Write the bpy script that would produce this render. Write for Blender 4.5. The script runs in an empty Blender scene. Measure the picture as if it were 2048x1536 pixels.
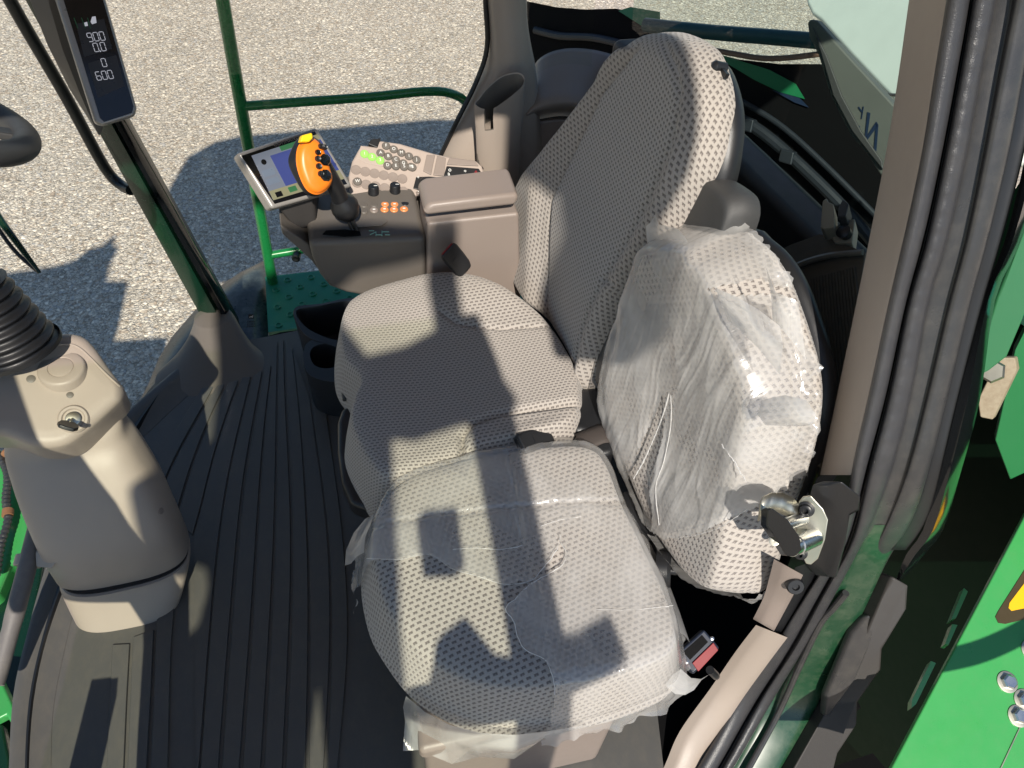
import bpy, math, random
from mathutils import Vector, Matrix, noise
from mathutils.bvhtree import BVHTree
random.seed(7)
R = math.radians
SC = bpy.context.scene
COL = SC.collection
V = Vector

# ------------------------------------------------------------------ survey of the photograph
# The camera's pose, so that a spot seen in the photograph can be measured on a known plane (metres).
FPX = 1539.0
CX = V((.970, .146, .195)).normalized()
CY = V((-.265, .739, .620)); CY = (CY - CX * CX.dot(CY)).normalized()
CZ = -CX.cross(CY)
EYE = V((0, 0, 1.65))

def ray(x, y):
    c = V(((x - 1024) / FPX, -(y - 768) / FPX, 1.0))
    return V((CX.dot(c), CY.dot(c), CZ.dot(c)))
def onz(x, y, z): r = ray(x, y); return EYE + r * ((z - EYE.z) / r.z)
def ony(x, y, v): r = ray(x, y); return EYE + r * ((v - EYE.y) / r.y)
def onx(x, y, v): r = ray(x, y); return EYE + r * ((v - EYE.x) / r.x)
def atd(x, y, d): return EYE + ray(x, y) * d
def onp(x, y, p0, n): r = ray(x, y); return EYE + r * ((V(p0) - EYE).dot(n) / r.dot(n))

# ------------------------------------------------------------------ curves
def cr(pts, n, closed=False):
    """n points, evenly spaced along a Catmull-Rom curve"""
    P = [V(p) for p in pts]; m = len(P); out = []
    segs = m if closed else m - 1
    for i in range(segs):
        if closed: a, b, c, d = P[i - 1], P[i], P[(i + 1) % m], P[(i + 2) % m]
        else: a, b, c, d = P[max(i - 1, 0)], P[i], P[i + 1], P[min(i + 2, m - 1)]
        for k in range(16):
            t = k / 16
            out.append(.5 * ((2 * b) + (c - a) * t + (2 * a - 5 * b + 4 * c - d) * t * t + (3 * b - a - 3 * c + d) * t ** 3))
    out.append(out[0].copy() if closed else P[-1])
    return even(out, n, closed)
def even(pts, n, closed=False):
    L = [0]
    for i in range(1, len(pts)): L.append(L[-1] + (pts[i] - pts[i - 1]).length)
    tot = L[-1]; res = []; j = 0
    for k in range(n):
        s = tot * k / (n if closed else n - 1)
        while j < len(L) - 2 and L[j + 1] < s: j += 1
        d = L[j + 1] - L[j]
        t = 0 if d < 1e-9 else (s - L[j]) / d
        res.append(pts[j].lerp(pts[j + 1], min(max(t, 0), 1)))
    return res
def lin(pts, n): return even([V(p) for p in pts], n)
def smooth(a, b, x):
    t = min(max((x - a) / (b - a), 0), 1); return t * t * (3 - 2 * t)

# ------------------------------------------------------------------ mesh builder
class MB:
    def __init__(s): s.v = []; s.f = []; s.uv = []; s.mi = []
    def add(s, pts, uvs=None):
        b = len(s.v); s.v += [V(p) for p in pts]
        s.uv += list(uvs) if uvs else [(p[0], p[1]) for p in s.v[b:]]
        return b
    def face(s, idx, m=0): s.f.append(tuple(idx)); s.mi.append(m)
    def grid(s, rows, uvs=None, cu=False, cv=False, m=0):
        nr, nc = len(rows), len(rows[0]); b = len(s.v)
        for i, r in enumerate(rows): s.add(r, uvs[i] if uvs else None)
        for i in range(nr if cv else nr - 1):
            for j in range(nc if cu else nc - 1):
                i2, j2 = (i + 1) % nr, (j + 1) % nc
                s.face((b + i * nc + j, b + i * nc + j2, b + i2 * nc + j2, b + i2 * nc + j), m)
        return b
    def loft(s, rings, caps=True, m=0):
        n = len(rings[0]); b = s.grid(rings, cu=True, m=m)
        if caps:
            s.face(range(b + n - 1, b - 1, -1), m)
            l = b + (len(rings) - 1) * n; s.face(range(l, l + n), m)
    def prism(s, poly, vec, m=0):
        vec = V(vec); s.loft([[V(p) for p in poly], [V(p) + vec for p in poly]], m=m)
    def tube(s, path, r, n=12, caps=True, m=0):
        path = [V(p) for p in path]; k = len(path)
        rs = r if isinstance(r, (list, tuple)) else [r] * k
        t0 = (path[1] - path[0]).normalized()
        up = V((0, 0, 1)) if abs(t0.z) < .9 else V((1, 0, 0))
        a = t0.cross(up).normalized(); rings = []
        for i in range(k):
            t = (path[min(i + 1, k - 1)] - path[max(i - 1, 0)]).normalized()
            a = (a - t * a.dot(t)).normalized(); c = t.cross(a)
            rings.append([path[i] + (a * math.cos(q) + c * math.sin(q)) * rs[i] for q in [2 * math.pi * j / n for j in range(n)]])
        s.loft(rings, caps, m)
    def lathe(s, o, ax, prof, n=32, m=0, caps=True):
        """prof: (radius, height along the axis)"""
        o = V(o); ax = V(ax).normalized()
        up = V((0, 0, 1)) if abs(ax.z) < .9 else V((1, 0, 0))
        a = ax.cross(up).normalized(); c = ax.cross(a)
        s.loft([[o + ax * h + (a * math.cos(q) + c * math.sin(q)) * r for q in [2 * math.pi * j / n for j in range(n)]] for r, h in prof], caps, m)
    def box(s, c, hx, hy, hz, m=0):
        """centre and three half-edge vectors"""
        c, hx, hy, hz = V(c), V(hx), V(hy), V(hz)
        s.prism([c - hx - hy - hz, c + hx - hy - hz, c + hx + hy - hz, c - hx + hy - hz], 2 * hz, m)
    def build(s, name, mats, parent=None, bevel=0, seg=2, sharp=35, sub=0, origin=None):
        off = V(parent['_o']) if parent is not None and '_o' in parent else V(origin or (0, 0, 0))
        me = bpy.data.meshes.new(name)
        me.from_pydata([tuple(p - off) for p in s.v], [], s.f)
        ul = me.uv_layers.new(name='UVMap')
        for p in me.polygons:
            for li in p.loop_indices: ul.data[li].uv = s.uv[me.loops[li].vertex_index]
        for p, k in zip(me.polygons, s.mi): p.material_index = k
        for mt in (mats if isinstance(mats, (list, tuple)) else [mats]): me.materials.append(mt)
        import bmesh
        bm = bmesh.new(); bm.from_mesh(me); bmesh.ops.recalc_face_normals(bm, faces=bm.faces); bm.to_mesh(me); bm.free()
        me.shade_smooth(); me.set_sharp_from_angle(angle=R(sharp))
        o = bpy.data.objects.new(name, me); COL.objects.link(o)
        if parent is not None: o.parent = parent; o['_o'] = tuple(off)
        elif origin is not None: o.location = off; o['_o'] = tuple(off)
        else: o['_o'] = (0, 0, 0)
        if bevel:
            b = o.modifiers.new('Bevel', 'BEVEL'); b.width = bevel; b.segments = seg; b.limit_method = 'ANGLE'; b.angle_limit = R(35)
            b.harden_normals = True
        if sub:
            q = o.modifiers.new('Sub', 'SUBSURF'); q.levels = q.render_levels = sub
        return o

def thing(name, loc, label, cat, group=None):
    o = bpy.data.objects.new(name, None); COL.objects.link(o)
    o.empty_display_size = .05; o.location = loc; o['_o'] = tuple(loc)
    return tag(o, label, cat, group)
def tag(o, label=None, cat=None, group=None, kind=None):
    if label: o['label'] = label
    if cat: o['category'] = cat
    if group: o['group'] = group
    if kind: o['kind'] = kind
    return o
def letters(txt, o, ex, ey, size, name, mat, parent, depth=.0006, align='CENTER', ls=1.0):
    """raised lettering standing on a surface; ex, ey span the text's plane"""
    cu = bpy.data.curves.new('t', 'FONT'); cu.body = txt; cu.size = size; cu.extrude = depth; cu.align_x = align; cu.align_y = 'CENTER'
    cu.space_character = ls
    t = bpy.data.objects.new('t', cu); COL.objects.link(t)
    bpy.context.view_layer.update()
    me = bpy.data.meshes.new_from_object(t.evaluated_get(bpy.context.evaluated_depsgraph_get()))
    bpy.data.objects.remove(t)
    ex, ey = V(ex).normalized(), V(ey).normalized(); ez = ex.cross(ey)
    mb = MB(); mb.add([V(o) + ex * v.co.x + ey * v.co.y + ez * v.co.z for v in me.vertices])
    for p in me.polygons: mb.face(p.vertices)
    bpy.data.meshes.remove(me)
    return mb.build(name, mat, parent)

# ------------------------------------------------------------------ materials
MATS = {}
def nodes(name):
    m = bpy.data.materials.new(name); m.use_nodes = True; nt = m.node_tree
    return m, nt, nt.nodes, nt.links, nt.nodes['Principled BSDF']
def solid(name, c, rough=.5, metal=0, grain=0, gscale=900, var=.06, spec=.5, coat=0, dirt=None, dirt_amt=.3, bump=.0, stretch=None):
    m, nt, N, L, b = nodes(name)
    b.inputs['Roughness'].default_value = rough; b.inputs['Metallic'].default_value = metal
    b.inputs['Specular IOR Level'].default_value = spec; b.inputs['Coat Weight'].default_value = coat
    tc = N.new('ShaderNodeTexCoord')
    n1 = N.new('ShaderNodeTexNoise'); n1.inputs['Scale'].default_value = 9; n1.inputs['Detail'].default_value = 6
    L.new(tc.outputs['Object'], n1.inputs['Vector'])
    mr = N.new('ShaderNodeMapRange'); mr.inputs['To Min'].default_value = 1 - var; mr.inputs['To Max'].default_value = 1 + var
    L.new(n1.outputs['Fac'], mr.inputs['Value'])
    mx = N.new('ShaderNodeMix'); mx.data_type = 'RGBA'; mx.blend_type = 'MULTIPLY'; mx.inputs[0].default_value = 1
    mx.inputs[6].default_value = (*c, 1); L.new(mr.outputs[0], mx.inputs[7])
    out = mx.outputs[2]
    if dirt:
        n2 = N.new('ShaderNodeTexNoise'); n2.inputs['Scale'].default_value = 28; n2.inputs['Detail'].default_value = 9; n2.inputs['Roughness'].default_value = .75
        if stretch:
            mp = N.new('ShaderNodeMapping'); mp.inputs['Scale'].default_value = stretch; L.new(tc.outputs['Object'], mp.inputs[0]); L.new(mp.outputs[0], n2.inputs['Vector'])
        else: L.new(tc.outputs['Object'], n2.inputs['Vector'])
        m2 = N.new('ShaderNodeMapRange'); m2.inputs['From Min'].default_value = .45; m2.inputs['From Max'].default_value = .75
        m2.inputs['To Max'].default_value = dirt_amt; L.new(n2.outputs['Fac'], m2.inputs['Value'])
        md = N.new('ShaderNodeMix'); md.data_type = 'RGBA'; L.new(m2.outputs[0], md.inputs[0]); L.new(out, md.inputs[6]); md.inputs[7].default_value = (*dirt, 1)
        out = md.outputs[2]
    L.new(out, b.inputs['Base Color'])
    n3 = N.new('ShaderNodeTexNoise'); n3.inputs['Scale'].default_value = 40; n3.inputs['Detail'].default_value = 5
    L.new(tc.outputs['Object'], n3.inputs['Vector'])
    rr = N.new('ShaderNodeMapRange'); rr.inputs['To Min'].default_value = max(rough - .09, .02); rr.inputs['To Max'].default_value = rough + .09
    L.new(n3.outputs['Fac'], rr.inputs['Value']); L.new(rr.outputs[0], b.inputs['Roughness'])
    if grain or bump:
        g = N.new('ShaderNodeTexNoise'); g.inputs['Scale'].default_value = gscale; g.inputs['Detail'].default_value = 2
        L.new(tc.outputs['Object'], g.inputs['Vector'])
        bp = N.new('ShaderNodeBump'); bp.inputs['Strength'].default_value = grain; bp.inputs['Distance'].default_value = .0008
        L.new(g.outputs['Fac'], bp.inputs['Height']); last = bp
        if bump:
            b2 = N.new('ShaderNodeBump'); b2.inputs['Strength'].default_value = bump; b2.inputs['Distance'].default_value = .01
            L.new(n3.outputs['Fac'], b2.inputs['Height']); L.new(bp.outputs[0], b2.inputs['Normal']); last = b2
        L.new(last.outputs[0], b.inputs['Normal'])
    return m
def math_(nt, op, a, b=None, c=None):
    n = nt.nodes.new('ShaderNodeMath'); n.operation = op
    for i, x in enumerate((a, b, c)):
        if x is None: continue
        if isinstance(x, (int, float)): n.inputs[i].default_value = x
        else: nt.links.new(x, n.inputs[i])
    return n.outputs[0]
def fabric(name, sx, sy, light, dark, hw=.30, hh=.27, turn=0, twist=0):
    """knitted seat cloth: staggered dark pits in a light ground, on UVs in metres"""
    m, nt, N, L, b = nodes(name)
    uv = N.new('ShaderNodeUVMap'); uv.uv_map = 'UVMap'
    mp = N.new('ShaderNodeMapping'); mp.inputs['Rotation'].default_value = (0, 0, turn); L.new(uv.outputs[0], mp.inputs[0])
    nz = N.new('ShaderNodeTexNoise'); nz.inputs['Scale'].default_value = 45; L.new(mp.outputs[0], nz.inputs['Vector'])
    ad = N.new('ShaderNodeVectorMath'); ad.operation = 'MULTIPLY_ADD'; L.new(nz.outputs['Color'], ad.inputs[0])
    ad.inputs[1].default_value = (.0028, .0028, 0); L.new(mp.outputs[0], ad.inputs[2])
    sp = N.new('ShaderNodeSeparateXYZ'); L.new(ad.outputs[0], sp.inputs[0])
    v = math_(nt, 'DIVIDE', sp.outputs[1], sy); row = math_(nt, 'FLOOR', v)
    odd = math_(nt, 'MULTIPLY', math_(nt, 'MODULO', math_(nt, 'ABSOLUTE', row), 2.0), .5)
    u = math_(nt, 'ADD', math_(nt, 'DIVIDE', sp.outputs[0], sx), odd)
    fu = math_(nt, 'SUBTRACT', math_(nt, 'FRACT', math_(nt, 'ADD', u, 500.0)), .5)
    fv = math_(nt, 'SUBTRACT', math_(nt, 'FRACT', math_(nt, 'ADD', v, 500.0)), .5)
    fu = math_(nt, 'ADD', fu, math_(nt, 'MULTIPLY', fv, twist))
    du = math_(nt, 'SUBTRACT', math_(nt, 'ABSOLUTE', fu), hw); dv = math_(nt, 'SUBTRACT', math_(nt, 'ABSOLUTE', fv), hh)
    d = math_(nt, 'MAXIMUM', du, dv)
    mr = N.new('ShaderNodeMapRange'); mr.interpolation_type = 'SMOOTHSTEP'
    mr.inputs['From Min'].default_value = .09; mr.inputs['From Max'].default_value = -.09; L.new(d, mr.inputs['Value'])
    mask = mr.outputs[0]
    # a tongue of light thread reaching into each pit
    tn = math_(nt, 'MAXIMUM', math_(nt, 'SUBTRACT', math_(nt, 'ABSOLUTE', fu), .07), math_(nt, 'SUBTRACT', math_(nt, 'ABSOLUTE', math_(nt, 'ADD', fv, .22)), .2))
    mt = N.new('ShaderNodeMapRange'); mt.inputs['From Min'].default_value = -.05; mt.inputs['From Max'].default_value = .08; L.new(tn, mt.inputs['Value'])
    mt.inputs['To Min'].default_value = .45
    mask = math_(nt, 'MULTIPLY', mask, mt.outputs[0])
    mix = N.new('ShaderNodeMix'); mix.data_type = 'RGBA'; L.new(mask, mix.inputs[0])
    mix.inputs[6].default_value = (*light, 1); mix.inputs[7].default_value = (*dark, 1)
    fz = N.new('ShaderNodeTexNoise'); fz.inputs['Scale'].default_value = 700; fz.inputs['Detail'].default_value = 3; L.new(mp.outputs[0], fz.inputs['Vector'])
    f2 = N.new('ShaderNodeMapRange'); f2.inputs['To Min'].default_value = .72; f2.inputs['To Max'].default_value = 1.28; L.new(fz.outputs['Fac'], f2.inputs['Value'])
    mm = N.new('ShaderNodeMix'); mm.data_type = 'RGBA'; mm.blend_type = 'MULTIPLY'; mm.inputs[0].default_value = 1
    L.new(mix.outputs[2], mm.inputs[6]); L.new(f2.outputs[0], mm.inputs[7]); L.new(mm.outputs[2], b.inputs['Base Color'])
    b.inputs['Roughness'].default_value = .9; b.inputs['Specular IOR Level'].default_value = .15
    b.inputs['Sheen Weight'].default_value = .25; b.inputs['Sheen Roughness'].default_value = .4
    h = math_(nt, 'ADD', math_(nt, 'SUBTRACT', 1.0, mask), math_(nt, 'MULTIPLY', fz.outputs['Fac'], .3))
    bp = N.new('ShaderNodeBump'); bp.inputs['Strength'].default_value = .7; bp.inputs['Distance'].default_value = .0016
    L.new(h, bp.inputs['Height']); L.new(bp.outputs[0], b.inputs['Normal'])
    return m
def glass(name, tint, refl=1.0):
    m, nt, N, L, b = nodes(name); out = N['Material Output']; N.remove(b)
    tr = N.new('ShaderNodeBsdfTransparent'); tr.inputs[0].default_value = (*tint, 1)
    gl = N.new('ShaderNodeBsdfGlossy'); gl.inputs['Roughness'].default_value = .01
    fr = N.new('ShaderNodeLayerWeight'); fr.inputs['Blend'].default_value = .5
    fz = math_(nt, 'ADD', math_(nt, 'MULTIPLY', math_(nt, 'POWER', fr.outputs['Facing'], 5.0), .8), .045)
    mx = N.new('ShaderNodeMixShader'); L.new(math_(nt, 'MULTIPLY', fz, refl), mx.inputs[0])
    L.new(tr.outputs[0], mx.inputs[1]); L.new(gl.outputs[0], mx.inputs[2]); L.new(mx.outputs[0], out.inputs[0])
    return m
def film(name, milk=.3, wr=.5):
    """thin creased polythene"""
    m, nt, N, L, b = nodes(name); out = N['Material Output']; N.remove(b)
    tc = N.new('ShaderNodeTexCoord')
    mp = N.new('ShaderNodeMapping'); mp.inputs['Scale'].default_value = (1, 1.0, 1); L.new(tc.outputs['UV'], mp.inputs[0])
    n1 = N.new('ShaderNodeTexNoise'); n1.noise_type = 'RIDGED_MULTIFRACTAL' if hasattr(n1, 'noise_type') else n1.noise_type
    n1.inputs['Scale'].default_value = 14; n1.inputs['Detail'].default_value = 5; n1.inputs['Distortion'].default_value = 1.2
    L.new(mp.outputs[0], n1.inputs['Vector'])
    n2 = N.new('ShaderNodeTexNoise'); n2.inputs['Scale'].default_value = 7; n2.inputs['Detail'].default_value = 3; L.new(mp.outputs[0], n2.inputs['Vector'])
    mp3 = N.new('ShaderNodeMapping'); mp3.inputs['Rotation'].default_value = (0, 0, .5); mp3.inputs['Scale'].default_value = (60, 3.2, 1); L.new(tc.outputs['UV'], mp3.inputs[0])
    n3 = N.new('ShaderNodeTexNoise'); n3.inputs['Scale'].default_value = 1; n3.inputs['Detail'].default_value = 4; n3.inputs['Distortion'].default_value = .8; L.new(mp3.outputs[0], n3.inputs['Vector'])
    hh = math_(nt, 'ADD', math_(nt, 'MULTIPLY', n1.outputs['Fac'], .5), math_(nt, 'MULTIPLY', n3.outputs['Fac'], .6))
    bp = N.new('ShaderNodeBump'); bp.inputs['Strength'].default_value = wr; bp.inputs['Distance'].default_value = .006; L.new(hh, bp.inputs['Height'])
    tr = N.new('ShaderNodeBsdfTransparent'); tr.inputs[0].default_value = (.97, .97, .965, 1)
    df = N.new('ShaderNodeBsdfDiffuse'); df.inputs[0].default_value = (.9, .89, .87, 1); L.new(bp.outputs[0], df.inputs['Normal'])
    tl = N.new('ShaderNodeBsdfTranslucent'); tl.inputs[0].default_value = (.9, .89, .87, 1); L.new(bp.outputs[0], tl.inputs['Normal'])
    mk = N.new('ShaderNodeMixShader'); mk.inputs[0].default_value = .45; L.new(df.outputs[0], mk.inputs[1]); L.new(tl.outputs[0], mk.inputs[2])
    fm = N.new('ShaderNodeMapRange'); fm.inputs['From Min'].default_value = .35; fm.inputs['From Max'].default_value = .7
    fm.inputs['To Min'].default_value = milk * .45; fm.inputs['To Max'].default_value = milk * 1.5; L.new(n2.outputs['Fac'], fm.inputs['Value'])
    m1 = N.new('ShaderNodeMixShader'); L.new(fm.outputs[0], m1.inputs[0]); L.new(tr.outputs[0], m1.inputs[1]); L.new(mk.outputs[0], m1.inputs[2])
    gl = N.new('ShaderNodeBsdfGlossy'); gl.inputs['Roughness'].default_value = .16; L.new(bp.outputs[0], gl.inputs['Normal'])
    fr = N.new('ShaderNodeLayerWeight'); fr.inputs['Blend'].default_value = .5; L.new(bp.outputs[0], fr.inputs['Normal'])
    fz = math_(nt, 'ADD', math_(nt, 'MULTIPLY', math_(nt, 'POWER', fr.outputs['Facing'], 4.0), .7), .065)
    m2 = N.new('ShaderNodeMixShader'); L.new(fz, m2.inputs[0]); L.new(m1.outputs[0], m2.inputs[1]); L.new(gl.outputs[0], m2.inputs[2])
    L.new(m2.outputs[0], out.inputs[0])
    return m
def emit(name, c, s):
    m, nt, N, L, b = nodes(name)
    b.inputs['Base Color'].default_value = (*[x * .1 for x in c], 1); b.inputs['Roughness'].default_value = .25
    b.inputs['Emission Color'].default_value = (*c, 1); b.inputs['Emission Strength'].default_value = s
    return m
def gravel():
    m, nt, N, L, b = nodes('gravel')
    tc = N.new('ShaderNodeTexCoord')
    nz = N.new('ShaderNodeTexNoise'); nz.inputs['Scale'].default_value = 30; L.new(tc.outputs['Object'], nz.inputs['Vector'])
    ad = N.new('ShaderNodeVectorMath'); ad.operation = 'MULTIPLY_ADD'; L.new(nz.outputs['Color'], ad.inputs[0]); ad.inputs[1].default_value = (.03, .03, .0); L.new(tc.outputs['Object'], ad.inputs[2])
    hs = []
    cols = []
    for sc in (50, 92):
        vo = N.new('ShaderNodeTexVoronoi'); vo.inputs['Scale'].default_value = sc; vo.inputs['Randomness'].default_value = .95; L.new(ad.outputs[0], vo.inputs['Vector'])
        hs.append(vo.outputs['Distance']); cols.append(vo.outputs['Color'])
    sp = N.new('ShaderNodeSeparateColor'); L.new(cols[0], sp.inputs[0])
    ra = N.new('ShaderNodeValToRGB'); e = ra.color_ramp.elements
    e[0].position = 0; e[0].color = (.28, .25, .205, 1); e[1].position = 1; e[1].color = (.74, .68, .59, 1)
    for p, c in ((.12, (.34, .28, .225, 1)), (.3, (.41, .36, .30, 1)), (.5, (.5, .445, .38, 1)), (.68, (.36, .35, .34, 1)), (.8, (.58, .53, .46, 1)), (.93, (.62, .56, .47, 1))):
        k = e.new(p); k.color = c
    L.new(sp.outputs[0], ra.inputs[0])
    sp2 = N.new('ShaderNodeSeparateColor'); L.new(cols[1], sp2.inputs[0])
    r2 = N.new('ShaderNodeValToRGB'); e = r2.color_ramp.elements
    e[0].color = (.27, .245, .215, 1); e[1].color = (.63, .575, .5, 1); L.new(sp2.outputs[0], r2.inputs[0])
    pick = math_(nt, 'GREATER_THAN', sp.outputs[1], .55)
    mx = N.new('ShaderNodeMix'); mx.data_type = 'RGBA'; L.new(pick, mx.inputs[0]); L.new(ra.outputs[0], mx.inputs[6]); L.new(r2.outputs[0], mx.inputs[7])
    hmix = N.new('ShaderNodeMix'); L.new(pick, hmix.inputs[0]); L.new(math_(nt, 'MULTIPLY', hs[0], 1.0), hmix.inputs[2]); L.new(math_(nt, 'MULTIPLY', hs[1], 1.0), hmix.inputs[3])
    gap = N.new('ShaderNodeMapRange'); gap.inputs['From Min'].default_value = .45; gap.inputs['From Max'].default_value = .8; gap.inputs['To Min'].default_value = 1.06; gap.inputs['To Max'].default_value = .64
    L.new(hmix.outputs[0], gap.inputs['Value'])
    mg = N.new('ShaderNodeMix'); mg.data_type = 'RGBA'; mg.blend_type = 'MULTIPLY'; mg.inputs[0].default_value = 1; L.new(mx.outputs[2], mg.inputs[6]); L.new(gap.outputs[0], mg.inputs[7])
    big = N.new('ShaderNodeTexNoise'); big.inputs['Scale'].default_value = .8; big.inputs['Detail'].default_value = 5; L.new(tc.outputs['Object'], big.inputs['Vector'])
    bm = N.new('ShaderNodeMapRange'); bm.inputs['To Min'].default_value = 1.0; bm.inputs['To Max'].default_value = 1.3; L.new(big.outputs['Fac'], bm.inputs['Value'])
    mb = N.new('ShaderNodeMix'); mb.data_type = 'RGBA'; mb.blend_type = 'MULTIPLY'; mb.inputs[0].default_value = 1; L.new(mg.outputs[2], mb.inputs[6]); L.new(bm.outputs[0], mb.inputs[7])
    wm = N.new('ShaderNodeMix'); wm.data_type = 'RGBA'; wm.blend_type = 'MULTIPLY'; wm.inputs[0].default_value = 1; L.new(mb.outputs[2], wm.inputs[6]); wm.inputs[7].default_value = (1.04, .985, .925, 1)
    L.new(wm.outputs[2], b.inputs['Base Color']); b.inputs['Roughness'].default_value = .85; b.inputs['Specular IOR Level'].default_value = .3
    inv = math_(nt, 'SUBTRACT', 1.0, hmix.outputs[0])
    bp = N.new('ShaderNodeBump'); bp.inputs['Strength'].default_value = .85; bp.inputs['Distance'].default_value = .014; L.new(inv, bp.inputs['Height']); L.new(bp.outputs[0], b.inputs['Normal'])
    return m
#@MATS
BEIGE = solid('beige_plastic', (.34, .285, .24), .42, grain=.35, gscale=1300, var=.04)
TAUPE = solid('taupe_plastic', (.25, .205, .178), .38, grain=.3, gscale=1200, var=.04)
TAUPED = solid('dark_taupe_plastic', (.125, .11, .095), .45, grain=.4, gscale=1100, var=.05)
GREYP = solid('dark_grey_plastic', (.045, .045, .045), .5, grain=.5, gscale=1400)
BLACKP = solid('black_plastic', (.012, .0125, .014), .38, grain=.2)
RUBBER = solid('black_rubber', (.0085, .009, .0105), .42, grain=.2)
SEAL = solid('door_seal_rubber', (.036, .036, .039), .36, grain=.6, gscale=700, dirt=(.16, .15, .13), dirt_amt=.12)
FLANGE = solid('dusty_black_paint', (.034, .034, .035), .3, grain=.2, dirt=(.16, .145, .12), dirt_amt=.2)
GLOSSB = solid('gloss_black', (.006, .007, .008), .09)
MATR = solid('mat_rubber', (.085, .083, .078), .34, grain=.5, gscale=1000, dirt=(.18, .155, .115), dirt_amt=.24, stretch=(1.4, .8, 1))
DARK = solid('dark_trim', (.030, .027, .025), .6, grain=.4)
DARKER = solid('shade_black', (.004, .004, .0045), .7, spec=.1)  # near-black; shade of undersides and deep gaps is put into this colour
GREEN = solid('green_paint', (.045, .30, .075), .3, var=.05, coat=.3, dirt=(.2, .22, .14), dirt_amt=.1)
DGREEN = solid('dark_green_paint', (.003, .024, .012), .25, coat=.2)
TEAL = solid('step_green_paint', (.012, .25, .15), .38, var=.08, dirt=(.16, .2, .13), dirt_amt=.12)
STEEL = solid('zinc_steel', (.55, .53, .44), .4, metal=1, dirt=(.35, .3, .2), dirt_amt=.3)
CHROME = solid('bright_steel', (.7, .7, .69), .27, metal=1)
RUST = solid('rusty_steel', (.3, .14, .07), .6, metal=.3)
ORANGE = solid('orange_plastic', (.80, .20, .012), .38)
YELLOW = solid('yellow_plastic', (.85, .55, .01), .35)
RED = solid('red_plastic', (.2, .008, .012), .5)
PINKP = solid('pinkish_plastic', (.40, .33, .285), .4, grain=.3, gscale=1200)
LIME = solid('lime_key', (.28, .62, .12), .4)
PEACH = solid('orange_key', (.72, .25, .08), .4)
WHITE = solid('white_print', (.75, .75, .72), .5)
SILVER = solid('silver_bezel', (.33, .31, .285), .3, metal=.3)
SCREENB = solid('screen_black', (.006, .006, .007), .12)
PALEBOARD = solid('grey_board', (.10, .105, .095), .55, var=.15)
INK = solid('blue_ink', (.008, .02, .05), .5)
TANK = solid('pale_sheet', (.55, .6, .54), .5, var=.08)
CLOTHBELT = solid('belt_webbing', (.05, .04, .035), .7, grain=.8, gscale=500)
DECAL = solid('decal_yellow', (.85, .45, .005), .4)
DECALB = solid('decal_black', (.05, .035, .012), .4)
LC = (.385, .35, .315); DC = (.145, .128, .117)
FAB_C = fabric('seat_cloth_fine', .0096, .0064, LC, DC, .28, .22)
FAB_B = fabric('seat_cloth_bolster', .0115, .0082, LC, DC, .28, .22)
FAB_K = fabric('seat_cloth_back', .0098, .0088, (.40, .375, .35), (.14, .13, .12), .25, .23, turn=.15)
FAB_KB = fabric('seat_cloth_back_bolster', .0112, .0096, LC, DC, .24, .24, turn=.1, twist=.3)
FAB_P = fabric('spare_seat_cloth', .0125, .0088, (.415, .38, .345), (.165, .145, .135), .27, .22, turn=-.2)
FAB_PB = fabric('spare_seat_back_cloth', .0115, .0105, (.415, .38, .345), (.18, .16, .15), .24, .23, turn=.4)
GLASS_S = glass('side_glass', (.94, .965, .92), .6)
GLASS_W = glass('windscreen_glass', (.93, .97, .94), .35)
GLASS_R = glass('rear_glass', (.72, .84, .78), .5)
FILM = film('seat_film', .35, .4)
FILM2 = film('back_film', .47, .45)
FILM3 = film('loose_film', .52, .5)
SKIRT = solid('dusty_skirt', (.03, .038, .045), .3, dirt=(.22, .25, .24), dirt_amt=.5)
LED = emit('display_digits', (.75, .76, .85), .4)
LCDB = emit('lcd_blue', (.10, .13, .42), .42)
LCDG = emit('lcd_grey', (.34, .38, .46), .38)
LCDY = emit('lcd_cream', (.5, .47, .28), .4)
LCDGR = emit('lcd_green', (.08, .3, .12), .4)
EDGE = film('torn_film_edge', .8, .2)
#@GEOM
# ------------------------------------------------------------------ the setting
gm = MB(); gm.grid([[(-400, -400, -1.9), (400, -400, -1.9)], [(-400, 400, -1.9), (400, 400, -1.9)]])
ground = tag(gm.build('ground', gravel()), kind='structure')

# ------------------------------------------------------------------ cushions
class Frame:
    def __init__(s, o, ex, n):
        s.o = V(o); s.n = V(n).normalized(); s.ex = (V(ex) - s.n * V(ex).dot(s.n)).normalized(); s.ey = s.n.cross(s.ex)
    def px(s, x, y, h=0):
        p = onp(x, y, s.o + s.n * h, s.n) - s.o; return (p.dot(s.ex), p.dot(s.ey))
    def at(s, u, v, h=0): return s.o + s.ex * u + s.ey * v + s.n * h
def seg_d(p, a, b):
    ab = b - a; t = max(0, min(1, (p - a).dot(ab) / max(ab.dot(ab), 1e-12))); return (p - a - ab * t).length
def poly_d(p, line): return min(seg_d(p, line[i], line[i + 1]) for i in range(len(line) - 1))
def inside(p, poly):
    c = False; j = len(poly) - 1
    for i in range(len(poly)):
        a, b = poly[i], poly[j]
        if (a[1] > p[1]) != (b[1] > p[1]) and p[0] < (b[0] - a[0]) * (p[1] - a[1]) / (b[1] - a[1]) + a[0]: c = not c
        j = i
    return c
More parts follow.
